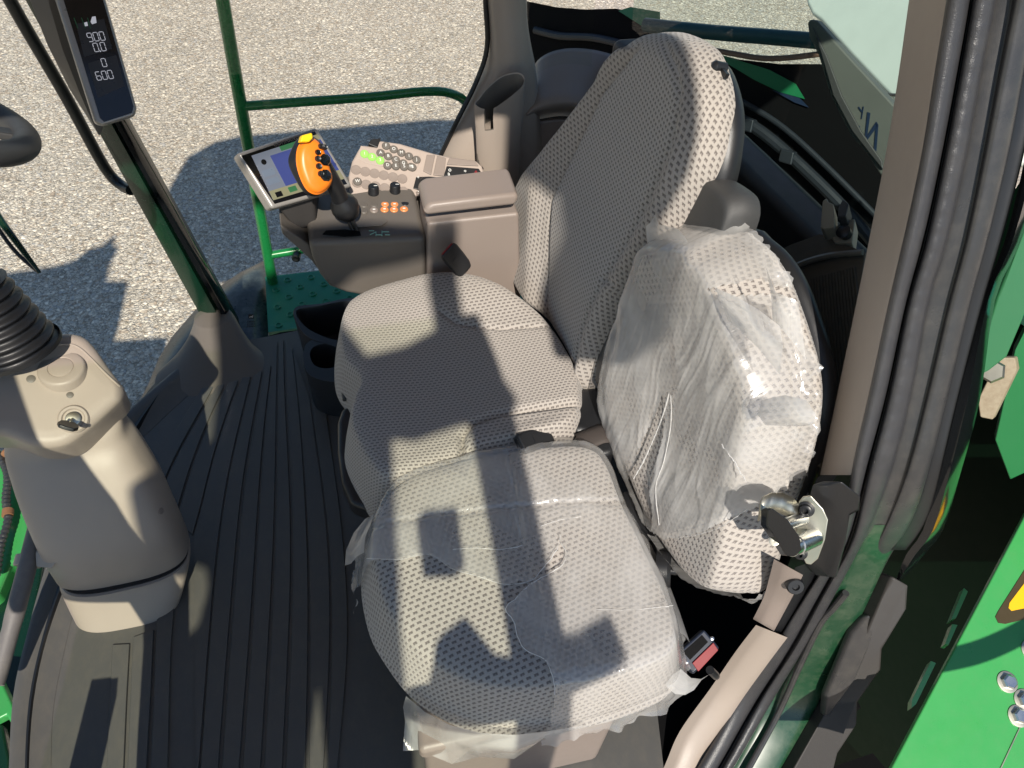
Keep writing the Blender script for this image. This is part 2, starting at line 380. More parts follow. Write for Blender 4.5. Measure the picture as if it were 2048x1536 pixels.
def pillow(mb, fr, outline, T, rad, bump, centre=None, nring=64, nb=240, mat=None, back=True, rough=0, side_bulge=.006):
    B = cr([(u, v, 0) for u, v in outline], nb, True)
    c = V((sum(p.x for p in B) / nb, sum(p.y for p in B) / nb, 0)) if centre is None else V((*centre, 0))
    rows, uvs = [], []
    for k in range(1, nring + 1):
        s = 1 - (1 - k / nring) ** 1.25 if k < nring else 1
        s = max(s, .01); r, uvr = [], []
        for b in B:
            p = c + (b - c) * s; d = (1 - s) * (b - c).length * .93
            h = 0 if d >= rad else -(rad - math.sqrt(max(rad * rad - (rad - d) ** 2, 0)))
            h += bump(p.x, p.y) * smooth(0, .03, d)
            if rough: h += rough * noise.noise(V((p.x * 30, p.y * 30, 3.3)))
            r.append(fr.at(p.x, p.y, h)); uvr.append((p.x, p.y))
        rows.append(r); uvs.append(uvr)
    cum = [(rows[0][i] - fr.at(c.x, c.y, bump(c.x, c.y))).length for i in range(nb)]
    for k in range(nring):
        for i, b in enumerate(B):
            if k: cum[i] += (rows[k][i] - rows[k - 1][i]).length
            o = (b - c).normalized(); uvs[k][i] = (c.x + o.x * cum[i], c.y + o.y * cum[i])
    for q in (.25, .5, .75, 1):
        h = -rad - (T - rad) * q; r, uvr = [], []
        for i, b in enumerate(B):
            o = (b - c).normalized(); bl = side_bulge * math.sin(q * math.pi)
            r.append(fr.at(b.x + o.x * bl, b.y + o.y * bl, h)); e = cum[i] + (T - rad) * q
            uvr.append((c.x + o.x * e, c.y + o.y * e))
        rows.append(r); uvs.append(uvr)
    b0 = mb.grid(rows, uvs, cu=True)
    mb.face([b0 + j for j in range(nb)][::-1])
    if back: mb.face([b0 + (len(rows) - 1) * nb + j for j in range(nb)])
    if mat:
        nq = (len(rows) - 1) * nb
        for q in range(len(mb.f) - nq - (2 if back else 1), len(mb.f)):
            f = mb.f[q]; pm = sum((mb.v[i] for i in f), V()) / len(f) - fr.o
            mb.mi[q] = mat(pm.dot(fr.ex), pm.dot(fr.ey))
    return B, c

# ------------------------------------------------------------------ operator's seat
ST = thing('operator_seat', (.2, 1.0, 0), 'patterned grey cloth driver seat with tall backrest beside the joystick console', 'seat')
# cushion
F = Frame((.2, 1.0, .455), (1, 0, 0), (-.03, 0, 1))
out = [F.px(*p) for p in [(676, 640), (700, 612), (760, 585), (850, 566), (930, 566), (1000, 585), (1075, 625), (1120, 665), (1165, 740), (1180, 800), (1165, 870), (1085, 905),
       (1000, 925), (900, 960), (820, 988), (768, 1004), (735, 985), (700, 930), (684, 880), (690, 828), (700, 800), (690, 775), (668, 742), (664, 690)]]
seamA = [V((*F.px(*p, .04), 0)) for p in [(880, 628), (915, 648), (1000, 655), (1100, 650), (1150, 640)]]
seamB = [V((*F.px(*p, .04), 0)) for p in [(1190, 795), (1120, 808), (1000, 822), (945, 840), (925, 868), (922, 920)]]
seamC = [V((*F.px(*p, .04), 0)) for p in [(926, 868), (926, 905), (920, 960)]]
def opbump(u, v):
    p = V((u, v, 0)); h = .04
    h += .022 * smooth(.10, .24, v) * smooth(-.22, .05, u)            # far bolster
    h += .020 * smooth(-.13, -.2, v) * smooth(-.05, .12, u)           # near bolster
    h += .012 * smooth(-.05, -.2, u)                                  # thigh roll
    h -= .010 * math.exp(-((u - .02) ** 2 + (v + .02) ** 2) / .02)
    for L_, w, dep in ((seamA, .0045, .006), (seamB, .007, .013), (seamC, .005, .004)):
        d = poly_d(p, L_)
        if d < .03: h -= dep * math.exp(-(d / w) ** 2)
    return h
mb = MB()
bolA = [(a.x, a.y) for a in seamA] + [F.px(1230, 560), F.px(800, 480), F.px(860, 600)]
bolB = [(a.x, a.y) for a in seamB] + [F.px(700, 1100), F.px(1300, 1000)]
pillow(mb, F, out, .10, .05, opbump, nring=84, nb=320, mat=lambda u, v: 1 if inside((u, v), bolA) or inside((u, v), bolB) else 0)
mb.build('seat_cushion', [FAB_C, FAB_B], ST, sharp=60)
# backrest
FB = Frame((.44, 1.0, .5), (0, -1, 0), (-math.cos(R(12)), 0, math.sin(R(12))))
bo = [FB.px(*p) for p in [(1258, 66), (1288, 60), (1322, 68), (1352, 92), (1370, 140), (1378, 190), (1376, 250), (1360, 340), (1320, 430), (1272, 520), (1230, 600), (1192, 690),
      (1168, 750), (1150, 785), (1138, 740), (1090, 655), (1052, 600), (1030, 545), (1022, 470), (1032, 410), (1058, 360), (1095, 305), (1140, 230), (1190, 150), (1225, 95)]]
bs1 = [V((*FB.px(*p), 0)) for p in [(1275, 95), (1200, 190), (1150, 300), (1112, 400), (1100, 500), (1093, 600), (1095, 680)]]
bs2 = [V((*FB.px(*p), 0)) for p in [(1318, 84), (1346, 130), (1355, 190), (1345, 270), (1305, 380), (1255, 480), (1210, 570), (1168, 660), (1142, 745)]]
bs3 = [V((*FB.px(*p), 0)) for p in [(1210, 557), (1255, 575), (1320, 590)]]
def bkbump(u, v):
    p = V((u, v, 0)); h = .0
    d1 = poly_d(p, bs1); d2 = poly_d(p, bs2)
    left = inside((u, v), bz1); right = inside((u, v), bz2)
    if left: h += .030 * smooth(0, .07, d1)
    if right: h += .012 * smooth(0, .04, d2)
    for d, dep in ((d1, .006), (d2, .006)):
        if d < .03: h -= dep * math.exp(-(d / .006) ** 2)
    d3 = poly_d(p, bs3)
    if d3 < .03: h -= .005 * math.exp(-(d3 / .004) ** 2)
    h += .012 * math.exp(-((v - .16) / .1) ** 2)
    return h
bz1 = [(a.x, a.y) for a in bs1] + [FB.px(1020, 760), FB.px(900, 500), FB.px(1150, 100)]
bz2 = [(a.x, a.y) for a in bs2] + [FB.px(1180, 860), FB.px(1500, 500), FB.px(1520, 150), FB.px(1380, 40)]
mb = MB(); pillow(mb, FB, bo, .085, .04, bkbump, nring=84, nb=320, mat=lambda u, v: 1 if inside((u, v), bz1) or inside((u, v), bz2) else 0)
mb.build('backrest', [FAB_K, FAB_KB], ST, sharp=60)
# moulded shell behind the back
mb = MB(); cb = V((sum(p[0] for p in bo) / len(bo), sum(p[1] for p in bo) / len(bo)))
pillow(mb, Frame(FB.at(0, 0, -.05), FB.ex, FB.n), [(cb.x + (u - cb.x) * 1.0 + .012, cb.y + (v - cb.y) * .99 - .012) for u, v in bo], .055, .02, lambda u, v: 0, nring=10, nb=120)
mb.build('back_shell', BLACKP, ST, sharp=50)
mb = MB(); q = onp(1418, 132, FB.at(0, 0, -.045), FB.n); mb.lathe(q, FB.n, [(.003, -.03), (.009, -.03), (.010, -.010), (.007, -.006), (.002, -.004)], 20)
mb.box(q + FB.ex * .012 - FB.n * .02, FB.ex * .016, FB.ey * .004, FB.n * .003)
mb.build('height_knob', BLACKP, ST)
# side shield and recliner pivot at the near side of the back
Fs = Frame(onp(1200, 720, FB.at(0, 0, -.03), FB.n), FB.ex, FB.n)
mb = MB(); mb.prism([onp(*p, FB.at(0, 0, -.015), FB.n) for p in [(1262, 560), (1300, 560), (1310, 640), (1250, 740), (1215, 790), (1186, 768), (1190, 715)]], -FB.n * .08)
mb.build('side_shield', GREYP, ST, bevel=.012, seg=3)
mb = MB(); mb.prism([onz(*p, .47) for p in [(1150, 775), (1200, 770), (1236, 800), (1232, 860), (1200, 872), (1160, 860), (1128, 870), (1140, 835)]], (0, 0, -.2))
mb.build('recliner_housing', BLACKP, ST, bevel=.015, seg=3)
# folded armrest standing beside the back
arm = [(1372, 362), (1400, 354), (1440, 378), (1455, 402), (1449, 450), (1400, 560), (1330, 700), (1270, 800), (1225, 830), (1200, 780), (1240, 680), (1290, 560), (1325, 462)]
mb = MB(); AF = Frame(FB.at(0, 0, -.05), FB.ex, FB.n); pillow(mb, AF, [AF.px(*p) for p in arm], .06, .012, lambda u, v: 0, nring=24, nb=120)
mb.build('armrest', GREYP, ST, sharp=50)
# base
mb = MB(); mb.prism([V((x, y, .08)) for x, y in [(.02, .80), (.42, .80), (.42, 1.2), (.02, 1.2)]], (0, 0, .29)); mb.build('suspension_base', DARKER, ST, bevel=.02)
mb = MB()
pan = [(684, 812), (674, 842), (674, 900), (682, 965), (700, 1005), (745, 1022), (790, 1008), (860, 960), (800, 850), (720, 810)]
mb.prism([onz(*p, .385) for p in pan], (0, 0, -.05)); mb.build('seat_pan', BLACKP, ST, bevel=.012, seg=3)
mb = MB()
for k in range(3):
    mb.prism([onz(*p, .30 - k * .03) for p in [(690, 950), (700, 1008), (745, 1028), (780, 1016), (800, 990), (760, 920)]], (0, 0, -.018))
mb.build('bellows_skirt', RUBBER, ST, bevel=.006)
mb = MB(); mb.tube(cr([onz(680, 735, .42), onz(683, 760, .405), onz(690, 800, .40)], 10), .005, 8); mb.build('tilt_lever', GREYP, ST)

# seat belt parts round the operator's seat
def buckle(name, label, at, ax, wide, n, L_, W_, T_, stem, mbtn=None):
    at, ax, wide, n = V(at), V(ax).normalized(), V(wide).normalized(), V(n).normalized()
    t = thing(name, at, label, 'buckle')
    mb = MB(); prof = [(-.5, .38), (-.3, .48), (0, .5), (.35, .5), (.5, .47)]
    mb.prism([at + ax * L_ * a + wide * W_ * b for a, b in prof] + [at + ax * L_ * a - wide * W_ * b for a, b in prof[::-1]], n * T_)
    mb.build('buckle_body', BLACKP, t, bevel=.006, seg=3)
    e = at + ax * L_ * .5 + n * T_ * .5
    mb = MB(); mb.box(e, wide * W_ * .36, n * T_ * .34, ax * .003); mb.build('release_button', mbtn or RED, t, bevel=.002)
    mb = MB()
    mb.box(at + n * (T_ + .0004) - ax * L_ * .05, ax * L_ * .16, wide * W_ * .22, n * .0005)
    mb.build('moulded_panel', BLACKP, t)
    mb = MB(); mb.tube(cr(stem, 14), [.0075] * 14, 10); mb.build('buckle_stem', BLACKP, t)
    return t
b0 = ony(912, 522, 1.285)
up = (ony(886, 495, 1.285) - ony(940, 560, 1.285)).normalized()
buckle('seat_belt_buckle', 'black seat belt buckle with red button leaning on the beige armrest box', b0 + V((0, .0, 0)), up, up.cross(V((0, -.7, .7))), V((0, -.75, .66)), .082, .046, .022,
       [ony(935, 553, 1.285), ony(958, 575, 1.27), ony(985, 600, 1.25)])
b1 = onz(1066, 884, .475)
buckle('seat_belt_buckle', 'dark seat belt buckle lying between the two seats', b1, V((-.8, -.3, .25)), V((-.2, .8, .3)), V((.2, -.3, .9)), .078, .042, .022,
       [b1 + V((.03, .02, 0)), b1 + V((.07, .03, -.02)), b1 + V((.1, .03, -.08))], BLACKP)
t = thing('belt_retractor', onz(1190, 872, .44), 'black belt retractor with a fold of brown webbing behind the near seat cushion', 'seat belt')
mb = MB(); mb.prism([onz(*p, .47) for p in [(1148, 870), (1200, 842), (1235, 860), (1228, 905), (1180, 915), (1145, 893)]], (0, 0, -.1)); mb.build('retractor_case', BLACKP, t, bevel=.012, seg=3)
mb = MB(); mb.grid([[onz(x + dx, y + dy, .476 - abs(k - 2) * .002) for k, (dx, dy) in enumerate([(0, 0), (5, 10), (9, 20), (11, 30), (12, 38)])] for x, y in [(1150, 868), (1172, 858), (1196, 848), (1215, 846)]])
wb = mb.build('webbing', CLOTHBELT, t); sm = wb.modifiers.new('S', 'SOLIDIFY'); sm.thickness = .002

# ------------------------------------------------------------------ spare seat beside the door
PS = thing('passenger_seat', (.2, .55, 0), 'second seat nearest the door with torn clear plastic over its pale patterned cloth', 'seat')
FP = Frame((.2, .55, .435), (1, 0, 0), (-.02, 0, 1))
po = [FP.px(*p) for p in [(722, 1110), (735, 1050), (762, 1000), (810, 962), (900, 930), (1000, 908), (1120, 898), (1185, 905), (1220, 935), (1255, 1010), (1300, 1100), (1350, 1215), (1368, 1305),
      (1340, 1360), (1250, 1400), (1150, 1424), (1060, 1436), (960, 1430), (880, 1400), (815, 1352), (765, 1286), (738, 1235), (722, 1165)]]
PSEAM = [V((*FP.px(*p, .05), 0)) for p in [(730, 1060), (850, 1040), (1000, 1022), (1120, 1012), (1270, 1005)]]
def psbump(u, v):
    h = .055 + .006 * math.cos(u * 9) * math.cos(v * 8)
    h -= .014 * math.exp(-((u - .05) ** 2 + (v - .0) ** 2) / .012)
    d = poly_d(V((u, v, 0)), PSEAM)
    if d < .03: h -= .005 * math.exp(-(d / .0045) ** 2)
    return h
mb = MB(); pillow(mb, FP, po, .085, .055, psbump, nring=70, nb=300); mb.build('seat_cushion', FAB_P, PS, sharp=70)
A_, B_, T_ = onz(1220, 830, .47), onz(1480, 1215, .50), onz(1462, 490, .955)
nn = (B_ - A_).cross(T_ - A_).normalized()
if nn.x > 0: nn = -nn
FQ = Frame(A_ * .4 + B_ * .3 + T_ * .3 - nn * .01, B_ - A_, nn)
pb = [FQ.px(*p) for p in [(1312, 470), (1350, 462), (1405, 468), (1422, 484), (1458, 518), (1492, 574), (1522, 656), (1547, 742), (1555, 815), (1545, 900), (1522, 985), (1498, 1060), (1480, 1135), (1462, 1190),
      (1446, 1200), (1418, 1186), (1380, 1150), (1325, 1075), (1285, 1000), (1248, 910), (1222, 830), (1216, 760), (1232, 670), (1262, 590), (1286, 520)]]
def pbbump(u, v):
    return .032 - .012 * math.exp(-((u) ** 2 + v ** 2) / .02) 
mb = MB(); pillow(mb, FQ, pb, .085, .05, pbbump, nring=70, nb=300); mb.build('backrest', FAB_PB, PS, sharp=70)
mb = MB(); pillow(mb, Frame(FQ.at(0, 0, -.085), FQ.ex, FQ.n), [(u * .97 - .004, v * .97) for u, v in pb], .04, .015, lambda u, v: 0, nring=8, nb=100); mb.build('back_shell', BLACKP, PS, sharp=50)
# pedestal box
top = [onz(*p, .345) for p in [(800, 1440), (880, 1500), (1175, 1440), (1262, 1412), (1290, 1330), (1240, 1000), (800, 1080)]]
mb = MB()
tA, tB, tC, tD = V((.045, .335, 0)), V((.395, .265, 0)), V((.42, .72, 0)), V((.06, .74, 0))
tA, tB = onz(845, 1496, .33), onz(1250, 1408, .33)
z_ = lambda p, z: V((p.x, p.y, z))
mb.prism([z_(tA, .0), z_(tB, .0), z_(tC, .0), z_(tD, .0)], (0, 0, .285)); mb.build('pedestal', TAUPE, PS, bevel=.015, seg=3)
mb = MB(); e = .008
mb.prism([z_(tA, .292) + V((-e, -e, 0)), z_(tB, .292) + V((e, -e, 0)), z_(tC, .292) + V((e, e, 0)), z_(tD, .292) + V((-e, e, 0))], (0, 0, .045)); mb.build('pedestal_lid', TAUPE, PS, bevel=.012, seg=3)
# hinge gear at the near corner of the seat: dark links
mb = MB(); mb.lathe(onz(1335, 1140, .40), (.9, -.4, .2), [(.02, -.02), (.035, -.02), (.035, .0), (.03, .006), (.008, .006), (.008, .016), (.004, .018)], 24)
mb.tube(cr([onz(1255, 990, .40), onz(1262, 1030, .40), onz(1300, 1090, .36), onz(1318, 1150, .34)], 14), .011, 8); mb.build('hinge', BLACKP, PS)
t = buckle('seat_belt_buckle', 'open square black buckle with red press bar at the corner of the plastic covered seat', onz(1402, 1312, .36), (.55, .45, .1), (.6, -.7, .2), (-.25, -.45, .85), .01, .01, .004,
       [onz(1420, 1340, .34), onz(1430, 1350, .3), onz(1432, 1352, .2)])
for c_ in list(t.children):
    if not c_.name.startswith('buckle_stem'): bpy.data.objects.remove(c_)
Fk = Frame(onz(1402, 1306, .375), onz(1440, 1290, .375) - onz(1400, 1330, .36), (-.2, -.35, .9))
kk = [Fk.px(*p) for p in [(1352, 1308), (1408, 1258), (1440, 1296), (1386, 1350)]]
mb = MB(); mb.prism([Fk.at(*p) for p in kk], -Fk.n * .03); mb.build('buckle_body', solid('navy_plastic', (.012, .018, .035), .35), t, bevel=.004)
mb = MB(); mb.prism([Fk.at(*Fk.px(*p), .0006) for p in [(1384, 1326), (1426, 1285), (1436, 1300), (1396, 1343)]], Fk.n * .003); mb.build('release_button', RED, t, bevel=.001)
mb = MB(); mb.prism([Fk.at(*Fk.px(*p), .0004) for p in [(1366, 1304), (1404, 1270), (1416, 1284), (1380, 1320)]], Fk.n * .0006); mb.build('slot', DARKER, t)
for p in [(1373, 1324), (1424, 1277)]:
    mb = MB(); mb.lathe(Fk.at(*Fk.px(*p)), Fk.n, [(.001, 0), (.0035, 0), (.0035, .001), (.0005, .002)], 12); mb.build('screw', CHROME, t)

# ------------------------------------------------------------------ loose plastic
def wrinkle(u, v, s=1.0):
    p = V((u * 16, v * 5, 1.7)); a = noise.noise(p); p2 = V((u * 42 + a * 2, v * 9, 5.1))
    return s * (.006 * max(0, 1 - abs(noise.noise(p)) * 3.2) + .0025 * max(0, 1 - abs(noise.noise(p2)) * 3))
def sheet(fr, outline, rad, h0, bumpf, name, mat, label, hole=None, drop=.05, seed=0, wr=1.0, ragged=.006, flaps=()):
    nb, nr = 360, 90
    B = cr([(u, v, 0) for u, v in outline], nb, True); c = V((sum(p.x for p in B) / nb, sum(p.y for p in B) / nb, 0))
    rows, uvs = [], []
    for k in range(nr + 1):
        s = max(1 - (1 - k / nr) ** 1.2, .01); r, uvr = [], []
        for i, b in enumerate(B):
            p = c + (b - c) * s; d = (1 - s) * (b - c).length * .93
            h = 0 if d >= rad else -(rad - math.sqrt(max(rad * rad - (rad - d) ** 2, 0)))
            w = wrinkle(p.x + seed, p.y, wr) 
            h += h0 + bumpf(p.x, p.y) * smooth(0, .03, d) + max(w, -.0005) * smooth(-.01, .02, d) + .0015
            r.append(fr.at(p.x, p.y, h)); uvr.append((p.x, p.y))
        rows.append(r); uvs.append(uvr)
    for q in range(1, 7):
        r, uvr = [], []
        for i, b in enumerate(B):
            o = (b - c).normalized(); a = i / nb * 2 * math.pi
            fl = drop * (.6 + .8 * abs(noise.noise(V((math.cos(a) * 3, math.sin(a) * 3, 9 + seed))))) 
            fold = .012 * noise.noise(V((math.cos(a) * 14, math.sin(a) * 14, q * .3 + seed)))
            e = fl * q / 6 + (ragged * noise.noise(V((math.cos(a) * 60, math.sin(a) * 60, seed))) if q == 6 else 0)
            out_ = .004 + .012 * q / 6 + fold * q / 6
            r.append(fr.at(b.x + o.x * out_, b.y + o.y * out_, -rad + h0 - e)); uvr.append((b.x + o.x * (e + rad * .5), b.y + o.y * (e + rad * .5)))
        rows.append(r); uvs.append(uvr)
    mb = MB(); mb.grid(rows, uvs, cu=True)
    if hole:
        keep = []
        for f, mi in zip(mb.f, mb.mi):
            u = sum(mb.uv[i][0] for i in f) / 4; v = sum(mb.uv[i][1] for i in f) / 4
            j = .003 * noise.noise(V((u * 90, v * 90, 2)))
            if any(inside((u + j, v + j), hp) for hp in hole): continue
            keep.append(f)
        mb.f = keep; mb.mi = [0] * len(keep)
    for fl in flaps:
        mb.grid(*fl, m=1)
    o = mb.build(name, [mat, FILM3], None, sharp=180, origin=tuple(fr.o)); return tag(o, label, 'plastic sheet')
hp = [FP.px(*p, .045) for p in [(650, 1128), (735, 1128), (800, 1130), (860, 1122), (905, 1150), (960, 1165), (1010, 1178), (1062, 1168), (1088, 1140), (1112, 1108), (1118, 1078), (1122, 1102), (1130, 1108), (1128, 1130), (1106, 1148), (1062, 1172),
      (1030, 1205), (1008, 1228), (1026, 1252), (1036, 1290), (1052, 1312), (1090, 1330), (1102, 1362), (1108, 1400), (1100, 1520), (1000, 1600), (700, 1500)]]
big = [(u * 1.02, v * 1.02) for u, v in po]
fl1 = [[onz(x + dx, y + dy, z) for (dx, dy, z) in [(0, 0, .40), (-6, 22, .36), (-2, 48, .33), (4, 78, .30)]] for x, y in [(812, 1392), (850, 1424), (900, 1450), (960, 1466), (1030, 1470), (1100, 1462), (1170, 1450)]]
fl1[0][3] = onz(806, 1502, .33); fl1[1][3] = onz(836, 1500, .31); fl1[5][3] = onz(1090, 1478, .36); fl1[6][3] = onz(1172, 1452, .39); fl1[4][3] = onz(1000, 1478, .35); fl1[3][3] = onz(950, 1492, .32)
fl1[6][1] = onz(1172, 1450, .397); fl1[6][2] = onz(1172, 1451, .394); fl1[5][1] = onz(1098, 1466, .39); fl1[5][2] = onz(1094, 1472, .38)
fl1u = [[(i * .05, .02 * j) for j in range(4)] for i in range(7)]
fl2 = [[onz(x + dx, y + dy, z) for (dx, dy, z) in [(0, 0, .44), (-14, 8, .43), (-26, 22, .41), (-38, 26, .40)]] for x, y in [(770, 1010), (745, 1040), (730, 1075), (728, 1105)]]
fl3 = [[onz(x + dx, y + dy, z) for (dx, dy, z) in [(0, 0, .42), (18, 10, .40), (30, 26, .38)]] for x, y in [(1270, 1060), (1300, 1120), (1330, 1200), (1350, 1260)]]
fl4 = [[onz(x + dx, y + dy, z) for (dx, dy, z) in [(0, 0, .42), (20, 18, .40), (40, 20, .385), (58, 10, .38)]] for x, y in [(1330, 1370), (1345, 1350), (1362, 1338)]]
fu = lambda g: [[(.03 * i + .5, .02 * j) for j in range(len(g[0]))] for i in range(len(g))]
cov1 = sheet(FP, big, .05, .006, psbump, 'plastic_cover', FILM, 'torn clear plastic sheet lying over the near seat cushion', hole=[hp], drop=.03, wr=.7,
      flaps=[(fl1, fl1u), (fl2, fu(fl2)), (fl3, fu(fl3)), (fl4, fu(fl4))])
hb = [[FQ.px(*p, .03) for p in pl] for pl in (
      [(1326, 790), (1333, 792), (1330, 850), (1318, 925), (1308, 975), (1316, 1050), (1300, 1075), (1262, 960), (1290, 880)],
      [(1426, 578), (1455, 566), (1500, 556), (1530, 570), (1570, 640), (1580, 660), (1575, 662), (1530, 630), (1490, 605), (1452, 592)],
      [(1300, 1052), (1340, 1075), (1420, 1060), (1500, 1010), (1560, 1000), (1640, 960), (1560, 1260), (1440, 1260)],
      )]
fb1 = [[onp(x, y, FQ.at(0, 0, h), FQ.n) for x, y, h in r] for r in (
      [(1298, 520, .01), (1294, 480, .02), (1292, 452, .03), (1300, 446, .035)],
      [(1312, 500, .01), (1306, 470, .02), (1306, 440, .035), (1311, 428, .045)],
      [(1340, 490, .012), (1326, 470, .02), (1318, 458, .025), (1316, 448, .03)],
      [(1380, 490, .012), (1370, 474, .02), (1360, 462, .022), (1352, 456, .022)])]
fb2 = [[onp(x, y, FQ.at(0, 0, h), FQ.n) for x, y, h in r] for r in (
      [(1430, 575, .045), (1440, 600, .05), (1455, 640, .05)],
      [(1470, 592, .05), (1476, 620, .062), (1480, 660, .05)],
      [(1515, 618, .05), (1522, 650, .066), (1520, 700, .05)],
      [(1560, 652, .04), (1566, 690, .05), (1560, 750, .045)])]
fb3 = [[onp(x, y, FQ.at(0, 0, h), FQ.n) for x, y, h in r] for r in (
      [(1545, 640, .02), (1542, 590, .02), (1532, 534, .03)],
      [(1565, 660, .02), (1562, 610, .03), (1551, 584, .03)],
      [(1590, 690, .0), (1588, 630, .02), (1590, 600, .02)],
      [(1612, 720, -.02), (1604, 660, .0), (1597, 606, .0)])]
fb4 = [[onp(x, y, FQ.at(0, 0, h), FQ.n) for x, y, h in r] for r in (
      [(1522, 800, .04), (1570, 790, .05), (1612, 800, .05), (1630, 826, .05)],
      [(1516, 830, .042), (1560, 830, .065), (1600, 838, .07), (1634, 842, .055)],
      [(1530, 850, .04), (1570, 852, .05), (1606, 852, .05), (1620, 850, .04)])]
fb5 = [[onp(x, y, FQ.at(0, 0, h), FQ.n) for x, y, h in r] for r in (
      [(1262, 940, .01), (1272, 980, .02), (1286, 1020, .02), (1292, 1050, .02)],
      [(1280, 940, .02), (1290, 980, .03), (1300, 1020, .03), (1312, 1060, .03)],
      [(1300, 950, .03), (1306, 990, .03), (1314, 1030, .03), (1318, 1056, .03)])]
cov2 = sheet(FQ, [(u * 1.015, v * 1.015) for u, v in pb], .045, .008, pbbump, 'plastic_cover', FILM2, 'milky clear plastic bag pulled over the near seat backrest with a long slit', hole=hb, drop=.035, seed=4, wr=.62,
      flaps=[(g, fu(g)) for g in (fb1, fb2, fb3, fb4, fb5)])

def crease(fr, bump, pxs, cov, name, r=.0011, lift=.011, mat=None):
    L_ = cr([(*fr.px(*p, .045), 0) for p in pxs], 60); pts = []
    for i, p in enumerate(L_):
        j = .0016 * noise.noise(V((p.x * 120, p.y * 120, 4)))
        pts.append(fr.at(p.x + j, p.y - j, bump(p.x, p.y) + lift + j * .6))
    mb = MB(); mb.tube(pts, [r * (.5 + .9 * abs(noise.noise(V((i * .35, r * 900, 1))))) for i in range(60)], 6)
    mb.build(name, mat or EDGE, cov)
crease(FP, psbump, [(735, 1128), (800, 1130), (860, 1122), (905, 1150), (960, 1165), (1010, 1178), (1062, 1168), (1088, 1140), (1112, 1108), (1119, 1080)], cov1, 'torn_edge', .0008)
crease(FP, psbump, [(1120, 1095), (1130, 1112), (1126, 1132), (1104, 1150), (1062, 1174), (1030, 1206), (1010, 1228), (1026, 1252), (1036, 1290), (1052, 1312), (1088, 1330), (1102, 1362), (1108, 1400)], cov1, 'torn_edge', .001)
crease(FP, psbump, [(1190, 1228), (1250, 1230), (1300, 1226), (1342, 1221)], cov1, 'crease', .0007)
crease(FP, psbump, [(905, 1112), (950, 1108), (1000, 1109), (1045, 1100)], cov1, 'crease', .0007)
crease(FP, psbump, [(1080, 1062), (1120, 1050), (1160, 1044)], cov1, 'crease', .0006)
crease(FQ, pbbump, [(1328, 790), (1318, 822), (1300, 872), (1280, 925), (1264, 958)], cov2, 'torn_edge', .0016, .013)
crease(FQ, pbbump, [(1332, 792), (1330, 850), (1318, 925), (1306, 975), (1316, 1050)], cov2, 'torn_edge', .0011, .013)
crease(FQ, pbbump, [(1430, 580), (1448, 596), (1480, 612), (1512, 632), (1540, 650)], cov2, 'torn_edge', .0011, .014)
crease(FQ, pbbump, [(1300, 1054), (1340, 1076), (1420, 1062), (1490, 1020)], cov2, 'torn_edge', .0007, .010)
crease(FQ, pbbump, [(1440, 890), (1470, 930), (1490, 965)], cov2, 'crease', .0014, .013)
# ------------------------------------------------------------------ ribbed floor mat
mt = MB()
edge = [(40, 1620), (42, 1500), (48, 1400), (75, 1270), (105, 1150), (150, 1000), (205, 890), (262, 828), (330, 768), (392, 715), (440, 690), (520, 676), (600, 660), (700, 640), (1000, 640), (1250, 900), (1300, 1300), (1330, 1560), (1300, 1640)]
outl = [onz(*p, 0) for p in edge]
mt.prism(outl, (0, 0, -.012))
gr = [[(405, 775), (372, 825), (340, 880), (308, 925), (290, 920)],
      [(437, 763), (400, 830), (365, 890), (330, 960), (318, 1000)],
      [(458, 760), (425, 830), (395, 900), (370, 975), (352, 1040)],
      [(482, 758), (455, 830), (430, 910), (410, 990), (395, 1060), (388, 1072)],
      [(505, 755), (485, 830), (462, 910), (447, 990), (432, 1100), (420, 1250), (401, 1500), (394, 1600)],
      [(527, 742), (512, 830), (495, 910), (482, 990), (475, 1100), (462, 1250), (443, 1500), (437, 1600)],
      [(545, 733), (538, 780), (528, 880), (520, 990), (514, 1100), (505, 1250), (485, 1500), (478, 1600)],
      [(555, 685), (553, 800), (553, 990), (549, 1100), (543, 1250), (527, 1500), (522, 1600)],
      [(570, 682), (572, 800), (585, 990), (587, 1100), (584, 1250), (569, 1500), (566, 1600)],
      [(586, 700), (596, 780), (602, 810), (612, 990), (620, 1100), (622, 1250), (614, 1500), (614, 1600)],
      [(620, 800), (632, 900), (650, 1000), (660, 1100), (664, 1250), (660, 1400), (652, 1500), (648, 1600)],
      [(652, 800), (665, 900), (682, 1000), (697, 1150), (706, 1330), (692, 1400), (680, 1480), (674, 1600)]]
def fair(P):
    for _ in range(40): P = [P[0]] + [(P[i - 1] + P[i] * 2 + P[i + 1]) / 4 for i in range(1, len(P) - 1)] + [P[-1]]
    return P
def rib(A, B, e=.0036, h=.005):
    n = 36; a = fair(cr([onz(*p, 0) for p in A], n)); b = fair(cr([onz(*p, 0) for p in B], n))
    ring = []
    for i in range(n):
        d = (b[i] - a[i]); L_ = d.length; d = d / max(L_, 1e-6)
        p, q = a[i] + d * min(e, L_ * .4), b[i] - d * min(e, L_ * .4); z = V((0, 0, h)); s = d * .0012
        ring.append([p + V((0, 0, -.002)), p + z * .7, p + s + z, q - s + z, q + z * .7, q + V((0, 0, -.002))])
    mt.loft(ring)
for i in range(len(gr) - 1): rib(gr[i], gr[i + 1])
rib([(312, 1245), (306, 1400), (300, 1500), (296, 1600)], [(353, 1200), (345, 1300), (342, 1500), (338, 1600)])
rib([(264, 1278), (258, 1400), (254, 1500), (250, 1600)], [(312, 1260), (306, 1400), (300, 1500), (296, 1600)])
